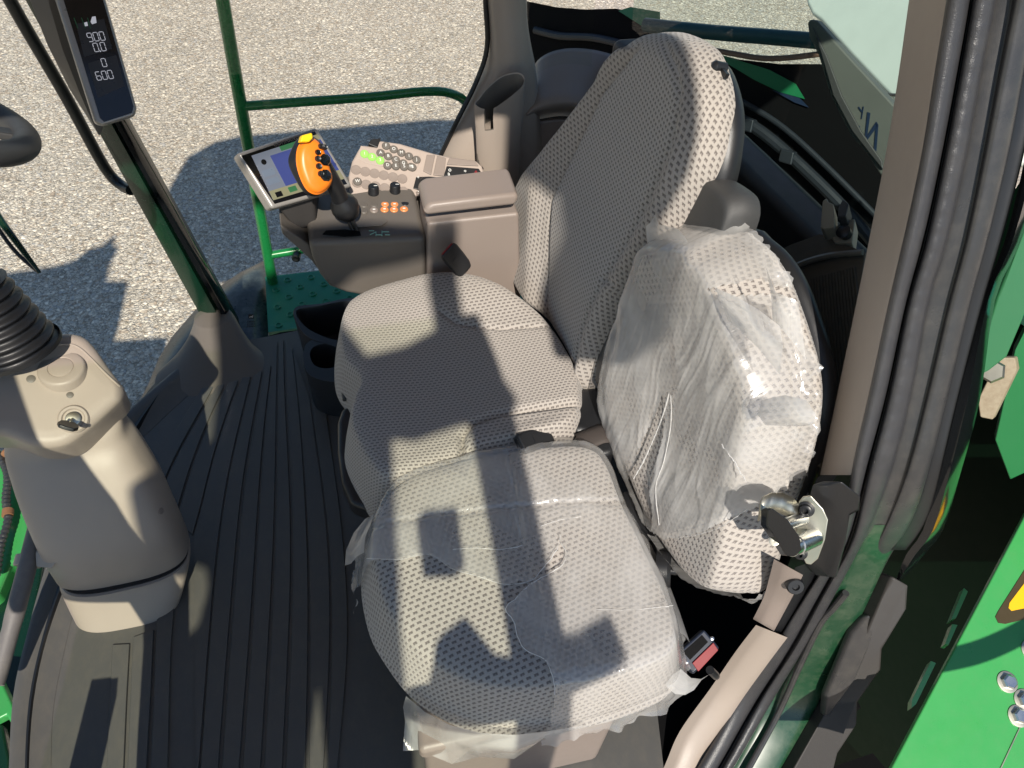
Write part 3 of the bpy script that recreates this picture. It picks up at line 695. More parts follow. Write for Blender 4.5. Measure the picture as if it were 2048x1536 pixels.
rib([(222, 1292), (218, 1400), (212, 1500), (208, 1600)], [(264, 1290), (258, 1400), (254, 1500), (250, 1600)])
# raised lip along the windscreen
lip = cr([onz(*p, .0) for p in [(44, 1560), (52, 1400), (80, 1270), (112, 1150), (160, 1000), (212, 895), (268, 838), (335, 778), (396, 726), (430, 700)]], 40)
mt.loft([[p + V((-.02, 0, -.01)), p + V((-.02, .012, .013)), p + V((-.012, .008, .016)), p + V((.006, -.004, .011)), p + V((.03, -.018, .004)), p + V((.055, -.034, .0008)), p + V((.055, -.034, -.008))] for p in lip])
tag(mt.build('floor_mat', MATR, None, sharp=40), 'black rubber floor mat with long raised ribs and dusty edge', 'floor mat')
FLOORMAT = bpy.data.objects['floor_mat']

# ------------------------------------------------------------------ steering column
SCL = thing('steering_column', onz(250, 1200, 0), 'beige steering column with black rubber bellows and ignition key', 'steering column')
def sect(pl, pr, z, b, n=48, rot=0, pw=2.5):
    L_, R_ = onz(*pl, z), onz(*pr, z); c = (L_ + R_) / 2; a = (R_ - L_) / 2; q = V((-a.y, a.x, 0)).normalized() * b; r = []
    for k in range(n):
        t = 2 * math.pi * k / n; ct, st_ = math.cos(t), math.sin(t); e = 2 / pw
        r.append(c + a * math.copysign(abs(ct) ** e, ct) + q * math.copysign(abs(st_) ** e, st_))
    return r
def blend(secs, m):
    out = []; k = len(secs)
    for i in range(k - 1):
        for j in range(m):
            t = j / m; p0, p1, p2, p3 = secs[max(i - 1, 0)], secs[i], secs[i + 1], secs[min(i + 2, k - 1)]
            out.append([.5 * (2 * b + (c - a) * t + (2 * a - 5 * b + 4 * c - d) * t * t + (3 * b - a - 3 * c + d) * t ** 3) for a, b, c, d in zip(p0, p1, p2, p3)])
    out.append(secs[-1]); return out
lowS = [sect((110, 1136), (378, 1082), .088, .074, pw=3), sect((78, 1075), (354, 1030), .19, .08, pw=3), sect((44, 985), (318, 958), .28, .08, pw=3), sect((18, 905), (276, 888), .355, .07, pw=3), sect((12, 880), (256, 856), .385, .06, pw=3), sect((12, 866), (247, 832), .41, .05, pw=3), sect((16, 856), (240, 802), .435, .04, pw=3)]
mb = MB(); mb.loft(blend(lowS, 6)); lower = mb; mb.build('lower_cover', BEIGE, SCL, sharp=50)
mb = MB(); mb.loft(blend([sect((150, 1212), (364, 1172), -.002, .08, pw=3), sect((134, 1180), (374, 1138), .035, .08, pw=3), sect((119, 1152), (381, 1096), .075, .08, pw=3), sect((122, 1148), (376, 1092), .086, .075, pw=3)], 5)); mb.build('base_collar', BEIGE, SCL, sharp=50)
mb = MB(); mb.loft([sect((120, 1146), (377, 1090), .078, .076, pw=3), sect((120, 1140), (377, 1084), .09, .076, pw=3)]); mb.build('shadow_gap', BLACKP, SCL)
UF = Frame(onz(110, 770, .545), (1, .1, 0), (.18, -.42, .88))
up_ = [UF.px(*p) for p in [(-70, 722), (10, 694), (70, 674), (120, 664), (160, 668), (186, 690), (214, 730), (240, 764), (247, 776), (244, 792), (232, 806), (178, 856), (130, 888), (70, 892), (14, 872), (-70, 850)]]
def updome(u, v): return .004 - .55 * (max(0, u - .02) ** 2) - .25 * v * v
mb = MB(); pillow(mb, UF, up_, .11, .016, updome, nring=40, nb=200, side_bulge=0); upper = mb; mb.build('upper_cover', BEIGE, SCL, sharp=50)
def cr2_(pts, n): return [(p.x, p.y) for p in cr([(x, y, 0) for x, y in pts], n)]
def bvh(m): return BVHTree.FromPolygons([tuple(p) for p in m.v], m.f)
def hit(tree, x, y):
    r = ray(x, y).normalized(); h = tree.ray_cast(EYE, r); 
    n = h[1]
    if n.dot(r) > 0: n = -n
    return h[0], n
TU, TLo = bvh(upper), bvh(lower)
pts_ = [hit(TU, *p) for p in cr2_([(108, 690), (140, 689), (160, 697), (182, 717), (212, 748), (240, 774)], 24)]
mb = MB(); mb.tube([p + n * .0006 for p, n in pts_], .0018, 8); mb.build('edge_ridge', BEIGE, SCL)
h, n = hit(TU, 124, 739); n = V((.1, -.12, .98)).normalized()
mb = MB(); mb.lathe(h - n * .003, n, [(.042, -.02), (.040, .006), (.038, .0095), (.035, .011), (.0225, .011), (.0215, .0098), (.0208, .0098), (.0202, .011), (.019, .0115), (.001, .012)], 48); mb.build('round_boss', BEIGE, SCL)
for x, y, rr in ((62, 758, .0075), (140, 790, .006)):
    h, n = hit(TU, x, y); mb = MB(); mb.lathe(h, n, [(rr, -.004), (rr, .0006), (rr * .9, .001), (.0005, .001)], 20); mb.build('screw_recess', TAUPED, SCL)
h, n = hit(TLo, 322, 1022); mb = MB(); mb.lathe(h, n, [(.007, -.004), (.007, .0006), (.006, .001), (.0005, .001)], 20); mb.build('screw_recess', TAUPE, SCL)
h, n = hit(TU, 147, 838); n = (n + V((.1, -.2, .3))).normalized()
mb = MB(); mb.lathe(h - n * .004, n, [(.026, -.01), (.026, .004), (.023, .008), (.019, .008), (.017, .005), (.0005, .004)], 36); lock = mb.build('ignition_lock', BEIGE, SCL)
mb = MB(); mb.lathe(h, n, [(.0125, -.002), (.0125, .006), (.011, .007), (.0005, .007)], 28); mb.build('lock_barrel', STEEL, lock)
KEY = SCL
kd = (n * .8 + V((-.1, -.35, -.15))).normalized()
mb = MB(); mb.box(h + kd * .016, kd * .014, kd.cross(V((1, 0, 0))).normalized() * .004, kd.cross(kd.cross(V((1, 0, 0)))).normalized() * .0012); mb.build('key_blade', STEEL, KEY)
kx = kd.cross(V((.5, .5, .7))).normalized(); ky = kd.cross(kx)
mb = MB(); hd = [(.026, -.007), (.034, -.015), (.048, -.017), (.060, -.012), (.062, 0), (.060, .012), (.048, .017), (.034, .015), (.026, .007)]
mb.prism([h + kd * a + kx * b - ky * .0035 for a, b in hd], ky * .007); mb.build('key_head', BLACKP, KEY, bevel=.002)
# bellows and shaft
p0, p1 = onz(28, 692, .605), onz(-62, 560, .74); ax = (p1 - p0).normalized(); Ltot = (p1 - p0).length
prof = []; nr_ = 7
for i in range(nr_ * 8 + 1):
    t = i / (nr_ * 8); r = .072 - .022 * t + .0045 * math.cos(i / 8 * 2 * math.pi); prof.append((r, Ltot * t))
mb = MB(); mb.lathe(p0 - ax * .01, ax, [(.05, -.002), (.078, 0), (.078, .008)] + prof + [(.04, Ltot + .002)], 56); mb.build('bellows', RUBBER, SCL, sharp=70)
mb = MB(); mb.tube([p1 - ax * .03, p1 + ax * .14], [.042, .04], 28); mb.build('shaft_sleeve', BEIGE, SCL)
# steering wheel
WN = V((.45, .33, .83)).normalized(); tip = atd(50, 294, 1.34)
wdir = (CX - WN * CX.dot(WN)).normalized(); wc = tip - wdir * .20; w2 = WN.cross(wdir)
mb = MB(); rows = []
for i in range(96):
    a = 2 * math.pi * i / 96; d = wdir * math.cos(a) + w2 * math.sin(a)
    rows.append([wc + d * (.20 + .0225 * math.cos(q)) + WN * .0215 * math.sin(q) for q in [2 * math.pi * k / 20 for k in range(20)]])
mb.grid(rows, cu=True, cv=True); wh = mb.build('steering_wheel', GREYP, SCL, sharp=80)
mb = MB()
for a in (0.35, 2.4, 4.0):
    d = wdir * math.cos(a) + w2 * math.sin(a); e = WN.cross(d)
    mb.loft([[wc + d * t + e * w + WN * (k - .02 * (1 - t / .2)) for w, k in ((-.02, -.008), (.02, -.008), (.02, .006), (-.02, .006))] for t in (.03, .1, .19)])
mb.lathe(wc - WN * .05, WN, [(.03, 0), (.06, .01), (.06, .03), (.045, .04), (.001, .042)], 32)
mb.build('spokes', GREYP, wh, bevel=.004)
mb = MB(); mb.tube([wc - WN * .04, p1 + ax * .1], .035, 20); mb.build('shaft', BLACKP, SCL)
# tilt pedal tube
mb = MB(); mb.tube(cr([atd(78, 1040, 1.62), atd(45, 1170, 1.57), atd(5, 1320, 1.52), atd(-10, 1370, 1.5)], 16), [.018] * 10 + [.0165] * 6, 18); tb = mb.build('tilt_pedal', solid('dusty_grey_tube', (.13, .12, .115), .5, grain=.4, dirt=(.3, .27, .22)), SCL)
mb = MB(); mb.lathe(atd(57, 1122, 1.598), atd(78, 1040, 1.62) - atd(5, 1320, 1.52), [(.019, -.012), (.026, -.012), (.026, .012), (.019, .012)], 28, caps=False)
mb.prism([atd(70, 1105, 1.58), atd(112, 1096, 1.56), atd(118, 1118, 1.55), atd(104, 1138, 1.55), atd(72, 1135, 1.57)], (.0, .03, -.01)); mb.build('clamp', BEIGE, tb, bevel=.003)

# ------------------------------------------------------------------ armrest console
CO = thing('armrest_console', (.1, 1.4, .35), 'beige armrest console with hinged lid and rows of round buttons', 'console')
fy = 1.335
def zx(x, y, yy=fy): return ony(x, y, yy)
body = [zx(618, 486), zx(700, 486), zx(790, 482), zx(853, 470), zx(853, 440), zx(864, 436), zx(1036, 414), zx(1040, 600), zx(960, 600), zx(845, 590), zx(760, 590), zx(690, 588), zx(660, 578), zx(640, 552), zx(624, 520)]
# forward block, tilted deck
deckL = [(618, 486), (853, 474)]
fb_ = [zx(617, 484), zx(853, 474), zx(853, 600), zx(760, 600), zx(692, 588), zx(660, 576), zx(640, 552), zx(625, 520)]
bk = [V((p.x, 1.56, p.z)) for p in fb_]
bk[0].z = bk[1].z = .605
cm = MB(); cm.loft([fb_, bk]); cm.build('console_body', TAUPED, CO, bevel=.014, seg=4)
ab = [zx(853, 440), zx(1036, 420), zx(1040, 600), zx(853, 590)]
mb = MB(); mb.prism([p + V((0, -.012, 0)) for p in ab], (0, .105, 0)); mb.build('armrest_box', TAUPE, CO, bevel=.008, seg=3)
mb = MB(); yl = fy - .02
ld = [ony(848, 434, yl), ony(850, 416, yl), ony(866, 408, yl), ony(1030, 388, yl), ony(1040, 392, yl), ony(1034, 412, yl)]
mb.loft([[p for p in ld], [p + V((0, .092, .006)) for p in ld]]); lid = mb.build('armrest_lid', TAUPE, CO, bevel=.012, seg=4)
mb = MB(); mb.prism([zx(853, 595, fy - .005), zx(1036, 560, fy - .005), zx(1036, 600, fy - .005), zx(853, 640, fy - .005)], (0, .1, 0)); mb.build('lower_panel', TAUPE, CO, bevel=.006)
# deck details: plane through the console top
DK = Frame((.07, 1.44, .6), (1, 0, 0), V((0, -(.605 - fb_[0].z), .225)))
DK.o = (fb_[0] + fb_[1] + bk[0] + bk[1]) / 4
DK.n = (fb_[1] - fb_[0]).cross(bk[0] - fb_[0]).normalized(); DK.ex = (fb_[1] - fb_[0]).normalized(); DK.ey = DK.n.cross(DK.ex)
def dk(x, y, h=0): return DK.at(*DK.px(x, y), h)
mb = MB(); mb.prism([dk(*p, .0008) for p in [(645, 470), (690, 474), (722, 472), (720, 464), (690, 460), (652, 462)]], DK.n * .001); mb.build('lever_slot', DARKER, CO)
mb = MB(); mb.prism([dk(*p, .0006) for p in [(700, 446), (765, 436), (776, 444), (764, 452), (708, 456)]], DK.n * .002); mb.build('palm_recess', TAUPED, CO, bevel=.001)
mb = MB()
for seg in ([(740, 470), (752, 464)], [(752, 464), (752, 472)], [(752, 470), (764, 470)], [(764, 472), (764, 462)], [(764, 464), (778, 464)], [(738, 462), (748, 462)], [(770, 470), (780, 470)]):
    a, b = dk(*seg[0], .0006), dk(*seg[1], .0006); mb.tube([a, b], .0009, 6)
mb.build('lever_pattern', solid('mint_print', (.25, .5, .4), .5), CO)
keyd = [(728, 412, TAUPED), (748, 411, TAUPED), (770, 411, PEACH), (789, 411, PEACH), (810, 409, BLACKP), (748, 422, TAUPE), (769, 421, PEACH), (788, 421, PEACH), (808, 420, PEACH), (755, 398, TAUPED), (775, 398, TAUPED), (795, 397, TAUPED), (815, 396, TAUPED), (816, 387, TAUPE), (838, 386, TAUPE), (728, 424, TAUPED)]
for x, y, m_ in keyd:
    mb = MB(); mb.lathe(dk(x, y), DK.n, [(.0092, -.002), (.0092, .003), (.008, .0045), (.0005, .0047)], 24); kb = mb.build('round_button', m_, CO)
    if m_ is PEACH or m_ is TAUPE:
        mb = MB(); mb.box(dk(x, y, .0049), DK.ex * .0028, DK.ey * .0018, DK.n * .0003); mb.build('symbol', WHITE, kb)
mb = MB(); mb.prism([dk(*p, .0) for p in [(720, 392), (722, 386), (802, 378), (806, 388), (770, 394)]], DK.n * .004); mb.build('knob_panel', solid('olive_plastic', (.13, .14, .11), .45), CO, bevel=.002)
for x, y in ((747, 391), (790, 388)):
    b = dk(x, y, .003); ax_ = (DK.n + V((0, 0, .3))).normalized()
    pr_ = [(.0125, 0), (.0125, .008), (.0118, .009), (.0118, .021), (.0105, .023), (.0005, .0232)]
    mb = MB(); mb.lathe(b, ax_, pr_, 28); kn = mb.build('rotary_knob', BLACKP, CO)
    mb = MB(); mb.box(b + ax_ * .0234 + DK.ex * .005, DK.ex * .004, DK.ey * .0008, ax_ * .0004); mb.build('pointer', WHITE, kn)

# key panel standing behind the console
KP = thing('switch_panel', (.2, 1.6, .6), 'curved pinkish keypad panel with green and white round keys next to the window', 'control panel')
pk = onp(830, 330, (.2, 1.60, .66), (0, -.5, .87)); KF = Frame(pk, (1, -.05, .02), (.06, -.52, .85))
def kp(x, y, h=0): return KF.at(*KF.px(x, y), h)
mb = MB()
pan_ = [(700, 392), (697, 352), (704, 322), (716, 300), (724, 289), (752, 293), (758, 280), (800, 286), (868, 306), (900, 313), (952, 320), (965, 332), (972, 356), (890, 362), (840, 372), (835, 392)]
mb.prism([kp(*p) for p in pan_], -KF.n * .03); mb.build('panel_body', PINKP, KP, bevel=.006, seg=3)
mb = MB(); mb.prism([kp(*p, .001) for p in [(736, 288), (755, 296), (762, 276), (742, 278)]], -KF.n * .02); mb.build('hinge_tab', BLACKP, KP, bevel=.002)
mb = MB(); mb.prism([kp(*p, .0008) for p in [(722, 292), (740, 298), (756, 300), (764, 284), (800, 290), (840, 305), (842, 318), (832, 340), (800, 332), (768, 334), (730, 326), (712, 316)]], KF.n * .0012); mb.build('key_field', PINKP, KP, bevel=.0008)
keys = [(729, 309, LIME), (744, 315, LIME), (760, 322, LIME)]
for r0, cnt in (((772, 293), 5), ((761, 307), 5), ):
    for k in range(cnt): keys.append((r0[0] + k * 15.2, r0[1] + k * 6.9, TAUPED))
for k in range(4): keys.append((775 + k * 16.5, 332 - 0 + [0, -16 + 5, -4, 2][k] * 0 + k * 1.2, TAUPED))
txt = iter(['1', '2', '3', 'F', 'O', 'M', 'I', 'J', 'A', 'B', 'C', 'G', 'M', 'D', 'E', 'S', '8'])
for x, y, m_ in keys:
    mb = MB(); mb.lathe(kp(x, y), KF.n, [(.0098, -.002), (.0098, .003), (.0085, .0048), (.0005, .0052)], 24); kb = mb.build('round_key', m_, KP)
    c_ = next(txt)
    letters(c_, kp(x, y, .0054), KF.ex, KF.ey, .010, 'key_print', WHITE, kb)
for (x, y) in [(712 + k * 18.5, 340 + k * 3.6) for k in range(6)] + [(714 + k * 18.5, 366 + k * 3.4) for k in range(6)]:
    mb = MB(); mb.lathe(kp(x, y), KF.n, [(.0115, -.002), (.0115, .0012), (.0105, .002), (.001, .0014)], 24); mb.build('blank_key', TAUPE, KP)
h_ = kp(715, 365, .0035); mb = MB(); mb.lathe(kp(715, 364), KF.n, [(.0098, -.002), (.0098, .003), (.0085, .0048), (.0005, .0052)], 24); kb = mb.build('round_key', TAUPED, KP)
letters('W', kp(715, 364, .0056), KF.ex, KF.ey, .010, 'key_print', WHITE, kb)
for poly in ([(846, 343), (853, 310), (870, 311), (862, 351)], [(866, 351), (874, 312), (892, 317), (888, 353)], [(893, 330), (899, 316), (950, 323), (957, 333)]):
    mb = MB(); mb.prism([kp(*p, .0005) for p in poly], KF.n * .003); mb.build('blank_plate', TAUPE, KP, bevel=.0015)
mb = MB(); mb.prism([kp(*p, .0005) for p in [(887, 353), (893, 333), (957, 338), (965, 350), (962, 355)]], KF.n * .003); sw = mb.build('switch_row', BLACKP, KP, bevel=.0015)
mb = MB(); mb.prism([kp(*p, .0042) for p in [(945, 351), (951, 342), (958, 351)]], KF.n * .0006); mb.build('hazard_triangle', RED, sw)
for x, y, c_ in ((899, 341, 'o'), (897, 349, 'a'), (930, 346, '*')): letters(c_, kp(x, y, .0042), KF.ex, KF.ey, .014, 'symbol', WHITE, sw)
mb = MB(); mb.prism([kp(*p, .001) for p in [(826, 378), (832, 355), (858, 354), (925, 360), (900, 372), (850, 384)]], KF.n * .003); da = mb.build('dial_panel', BLACKP, KP, bevel=.0015)
mb = MB(); mb.lathe(kp(849, 369, .004), KF.n, [(.0135, 0), (.0135, .006), (.011, .011), (.0005, .0112)], 28); mb.build('dial', BLACKP, da)
mb = MB(); mb.box(kp(850, 369, .0155), (KF.ex + KF.ey * .7).normalized() * .009, (KF.ey - KF.ex * .7).normalized() * .0016, KF.n * .0006); mb.build('dial_pointer', WHITE, da)
for x, y, c_ in ((836, 358, '*'), (873, 360, 'o'), (882, 360, 'o'), (862, 362, ')')): letters(c_, kp(x, y, .0045), KF.ex, KF.ey, .011, 'symbol', WHITE, da)
mb = MB(); mb.tube([kp(800, 345, -.03), V((.2, 1.55, .5))], .03, 12); mb.build('panel_stem', TAUPED, KP)

# touch screen
MO = thing('touch_screen', (-.1, 1.42, .55), 'tilted silver edged touch screen showing a blue page behind the orange joystick', 'monitor')
MF = Frame(ony(600, 335, 1.43), (.93, .36, .0), (.42, -.62, .66)); 
MF.ex = (onp(632, 255, MF.o, MF.n) - onp(478, 306, MF.o, MF.n)).normalized(); MF.ey = MF.n.cross(MF.ex)
def mp_(x, y, h=0): return MF.at(*MF.px(x, y), h)
qd = [(474, 306), (634, 254), (706, 372), (544, 418)]
mb = MB(); mb.prism([mp_(*p, .0) for p in qd], -MF.n * .035); mb.build('housing', SILVER, MO, bevel=.007, seg=3)
ins = [(482, 312), (629, 263), (694, 368), (549, 408)]
mb = MB(); mb.prism([mp_(*p, .0006) for p in ins], MF.n * .001); face = mb.build('screen_glass', SCREENB, MO, bevel=.0007)
def bil(a, b):
    s0 = [(502, 312), (634, 269), (688, 358), (546, 401)]
    p, q, r, s = [V((*t, 0)) for t in s0]; u = p.lerp(q, a).lerp(s.lerp(r, a), b); return (u.x, u.y)
def area(a0, b0, a1, b1, nm, m_, h=.0019):
    mb = MB(); mb.prism([mp_(*bil(*t), h) for t in ((a0, b0), (a1, b0), (a1, b1), (a0, b1))], MF.n * .0003); mb.build(nm, m_, face)
area(0, 0, 1, 1, 'page', LCDG); area(.24, .12, 1, .80, 'map', LCDB, .0024); area(.0, .80, 1, 1, 'footer', LCDY, .0024); area(.42, .0, .7, .1, 'tab', LCDGR, .0024); area(.72, .0, 1, .1, 'tab', LCDY, .0024)
area(.03, .36, .2, .5, 'softkey', solid('lcd_slate', (.12, .15, .2), .3), .0024); area(.03, .56, .2, .68, 'softkey', MATS.get('s') or solid('lcd_slate', (.12, .15, .2), .3), .0024)
area(.06, .86, .15, .97, 'icon', SCREENB, .0028); area(.25, .84, .36, .95, 'icon', LCDGR, .0028)
mb = MB(); mb.lathe(mp_(*bil(.12, .2), .0024), MF.n, [(.0055, 0), (.0055, .0003), (.0001, .0003)], 20); mb.build('icon', SCREENB, face)
letters('COMMAND', mp_(572, 283, .0018), MF.ex, MF.ey, .010, 'screen_name', TAUPE, face, ls=1.2)
mb = MB()
bsx = [mp_(610, 395, -.03), mp_(660, 392, -.02)]
r1 = [mp_(*p, -.034) for p in [(560, 405), (640, 385), (650, 340), (575, 360)]]
r2 = [ony(590, 462, 1.40), ony(634, 452, 1.40), ony(640, 430, 1.50), ony(600, 432, 1.50)]
mb.loft([r1, r2]); mb.build('neck', DARK, MO, bevel=.008)
mb = MB(); mb.prism([ony(560, 450, 1.36), ony(620, 490, 1.36), ony(640, 545, 1.36), ony(622, 522, 1.36), ony(565, 470, 1.36)], (.0, .2, .01)); mb.build('bracket_arm', TAUPED, MO, bevel=.006)

# joystick
JO = thing('joystick', dk(690, 456), 'orange faced joystick with black grip and yellow top button', 'joystick')
j0 = dk(700, 458); jb = ony(686, 408, 1.375)
mb = MB()
for o_ in (-4, 5): mb.tube([ony(712 + o_, 466, 1.36), ony(690 + o_, 420, 1.375)], .004, 8)
mb.build('lever_rods', BLACKP, JO)
mb = MB(); axj = (ony(655, 360, 1.36) - jb).normalized()
mb.lathe(jb - axj * .03, axj, [(.004, -.010), (.022, -.004), (.028, .010), (.030, .021), (.027, .034), (.021, .044), (.018, .050)], 36); mb.build('boot', BLACKP, JO, sharp=60)
mb = MB(); mb.tube(cr([jb + axj * .01, ony(672, 376, 1.365), ony(652, 345, 1.355), ony(640, 320, 1.35)], 16), [.018, .0175, .017, .017, .017, .017, .0172, .0175, .018, .0185, .019, .019, .0185, .018, .017, .016], 22); mb.build('grip', BLACKP, JO, sharp=70)
JF = Frame(ony(628, 330, 1.325), (.85, .3, -.1), (.40, -.72, .57))
jf = lambda x, y: JF.px(x, y)
JS = Frame(JF.at(-.002, 0, -.012), JF.ex, JF.n); mb = MB(); pillow(mb, JS, [JS.px(*p) for p in [(594, 296), (606, 276), (626, 270), (645, 282), (655, 310), (662, 345), (655, 375), (640, 388), (618, 380), (600, 352), (588, 322)]], .028, .014, lambda u, v: 0, nring=16, nb=90, side_bulge=.003); mb.build('grip_shell', BLACKP, JO, sharp=70)
of = [(600, 300), (610, 282), (628, 276), (642, 284), (654, 306), (664, 338), (668, 358), (658, 376), (640, 386), (622, 380), (610, 362), (600, 330)]
mb = MB(); pillow(mb, JF, [jf(*p) for p in of], .014, .011, lambda u, v: .003, nring=20, nb=110, side_bulge=.002); mb.build('face_plate', ORANGE, JO, sharp=70)
def jp(x, y, h=0): return JF.at(*JF.px(x, y), h)
mb = MB(); mb.prism([jp(*p, -.004) for p in [(596, 286), (600, 272), (620, 267), (622, 278), (614, 286)]], JF.n * .016); mb.build('top_button', YELLOW, JO, bevel=.003, seg=3)
for x, y, r_, m_ in ((641, 293, .0055, BLACKP), (648, 295, .0055, BLACKP), (634, 305, .0055, GLOSSB), (649, 320, .0115, GLOSSB), (634, 318, .006, BLACKP), (636, 333, .006, BLACKP), (650, 351, .0115, GLOSSB), (640, 348, .006, BLACKP)):
    mb = MB(); mb.lathe(jp(x, y, .001), JF.n, [(r_, -.002), (r_, .004), (r_ * .8, .0075), (r_ * .3, .006), (.0003, .006)], 8 if r_ > .01 else 20); mb.build('thumb_button', m_, JO, sharp=30)

# ------------------------------------------------------------------ display on the front pillar
PD = thing('pillar_display', ony(215, 240, 1.60), 'tall narrow black readout with white digits on the front pillar', 'display')
PF = Frame(ony(200, 100, 1.60), (1, .12, 0), (.30, -.80, .52))
PF.ey = (onp(100, 0, PF.o, PF.n) - onp(183, 246, PF.o, PF.n)).normalized(); PF.ex = PF.ey.cross(PF.n)
def pp(x, y, h=0): return PF.at(*PF.px(x, y), h)
mb = MB(); mb.prism([pp(*p) for p in [(66, -120), (180, -120), (212, 0), (274, 216), (270, 232), (205, 252), (190, 246), (112, 0)]], -PF.n * .03); mb.build('housing', SILVER, PD, bevel=.006, seg=3)
mb = MB(); mb.prism([pp(*p, .0006) for p in [(82, -120), (172, -120), (206, 0), (267, 213), (264, 226), (208, 244), (200, 236), (127, 0)]], PF.n * .001); fc = mb.build('front_glass', SCREENB, PD, bevel=.0006)
PANE = solid('display_pane', (.028, .026, .025), .3)
for poly in ([(152, 48), (208, 38), (224, 98), (168, 114)], [(175, 127), (232, 110), (250, 172), (196, 196)]):
    mb = MB(); mb.prism([pp(*p, .0018) for p in poly], PF.n * .0003); mb.build('readout_pane', PANE, fc)
SEGS = {'0': 'abcdef', '9': 'abcdfg', '6': 'acdefg', '.': '.'}
def digits(s, x, y, hgt, wid):
    """seven-segment numerals, one mesh per number; x, y the left bottom corner"""
    mb = MB(); ex, ey = PF.ex, PF.ey; o = pp(x, y, .0024); u = 0
    sl = ex * .12
    for ch in s:
        if ch == '.':
            mb.box(o + ex * (u - wid * .12), ex * .0011, ey * .0011, PF.n * .0003); u += wid * .18; continue
        pt = {'a': ((0, 2), (1, 2)), 'g': ((0, 1), (1, 1)), 'd': ((0, 0), (1, 0)), 'f': ((0, 1), (0, 2)), 'e': ((0, 0), (0, 1)), 'b': ((1, 1), (1, 2)), 'c': ((1, 0), (1, 1))}
        for k in SEGS[ch]:
            (x0, y0), (x1, y1) = pt[k]; a = o + ex * (u + x0 * wid * .72) + ey * y0 * hgt / 2; b = o + ex * (u + x1 * wid * .72) + ey * y1 * hgt / 2
            d = (b - a); l = d.length; d.normalize(); c_ = PF.n.cross(d)
            a, b = a + d * .0006, b - d * .0006
            mb.prism([a + c_ * .0006, b + c_ * .0006, b - c_ * .0006, a - c_ * .0006], PF.n * .0003)
        u += wid
    mb.build('digits', LED, fc)
digits('900', 178, 84, .0150, .0108); digits('0.0', 190, 104, .0150, .0108); digits('0', 206, 134, .0145, .0105); digits('600', 195, 161, .0150, .0108)
mb = MB()
for poly in ([(183, 40), (192, 38), (191, 32), (194, 52)],): pass
mb.prism([pp(*p, .0022) for p in [(168, 46), (174, 44), (176, 52), (170, 53)]], PF.n * .0003); mb.prism([pp(*p, .0022) for p in [(181, 44), (184, 34), (191, 33), (193, 46), (184, 49)]], PF.n * .0003); mb.build('bar_graph', LED, fc)
mb = MB()
for x0, x1 in ((147, 155), (162, 170), (174, 180)): mb.prism([pp(*p, .0022) for p in [(x0, 36), (x0 + 1.6, 35.6), (x1 + 1.6, 57), (x1, 57.5)]], PF.n * .0003)
mb.build('scale_marks', solid('led_green', (.02, .12, .04), .4), fc)
for x, y, t_ in ((213, 68, 'o'), (217, 91, 'km/h'), (219, 128, 'rpm'), (226, 148, 'x'), (172, 63, '%'), (188, 57, '00h')): letters(t_, pp(x, y, .0022), PF.ex, PF.ey, .006, 'unit_print', PANE if False else GREYP, fc)

# cup tray
CT = thing('cup_tray', onz(645, 790, 0), 'dark plastic storage tray with cup holder on the floor in front of the seat', 'tray')
def tub(mb, outer, inner, z0, z1, depth, n=80):
    O = cr([onz(*p, z1) for p in outer], n, True); I = cr([onz(*p, z1) for p in inner], n, True)
    # start both loops at the same bearing
    c = sum(I, V()) / n; ang = lambda p: math.atan2(p.y - c.y, p.x - c.x)
    def rot(Lp):
        if sum((Lp[i].x * Lp[(i + 1) % n].y - Lp[(i + 1) % n].x * Lp[i].y) for i in range(n)) < 0: Lp = Lp[::-1]
        k = min(range(n), key=lambda i: abs(ang(Lp[i]))); return Lp[k:] + Lp[:k]
    O, I = rot(O), rot(I); dz = lambda p, z, s=1: V((c.x + (p.x - c.x) * s, c.y + (p.y - c.y) * s, z))
    rows = [[dz(p, z0, .96) for p in O], [dz(p, z1 - .005, 1) for p in O], [dz(p, z1, .985) for p in O], [dz(p, z1 + .001, 1.04) for p in I], [dz(p, z1 - .004, 1) for p in I], [dz(p, z1 - depth, .9) for p in I]]
    b = mb.grid(rows, cu=True); mb.face(range(b + 5 * n, b + 6 * n))
DKB = solid('dark_blue_grey_plastic', (.02, .022, .026), .4, grain=.3)
mb = MB(); tub(mb, [(588, 616), (640, 607), (720, 598), (770, 660), (740, 715), (660, 690), (622, 678), (598, 655)], [(597, 622), (640, 613), (710, 606), (745, 655), (720, 690), (672, 680), (630, 664), (605, 645)], .002, .15, .11); mb.build('bin', DKB, CT, sharp=50)
mb = MB(); tub(mb, [(606, 705), (618, 682), (650, 676), (700, 690), (730, 730), (690, 762), (640, 760), (612, 742)], [(621, 708), (630, 694), (652, 689), (676, 698), (684, 716), (672, 732), (648, 736), (628, 728)], .002, .148, .10); mb.build('cup_holder', DKB, CT, sharp=50)
# ------------------------------------------------------------------ the cab itself
CAB = thing('combine_cab', (.2, 1.0, -.05), 'combine harvester cab shell with glazed sides, dark rear wall and door frame', 'cab')
mb = MB(); mb.prism([V((x, y, -.016)) for x, y in [(-.72, .45), (-.70, .95), (-.56, 1.45), (-.40, 1.66), (-.2, 1.71), (.9, 1.71), (.95, .34), (.70, .40), (.50, .31), (.3, .22), (-.6, .22)]], (0, 0, -.10)); mb.build('floor_pan', DARKER, CAB)
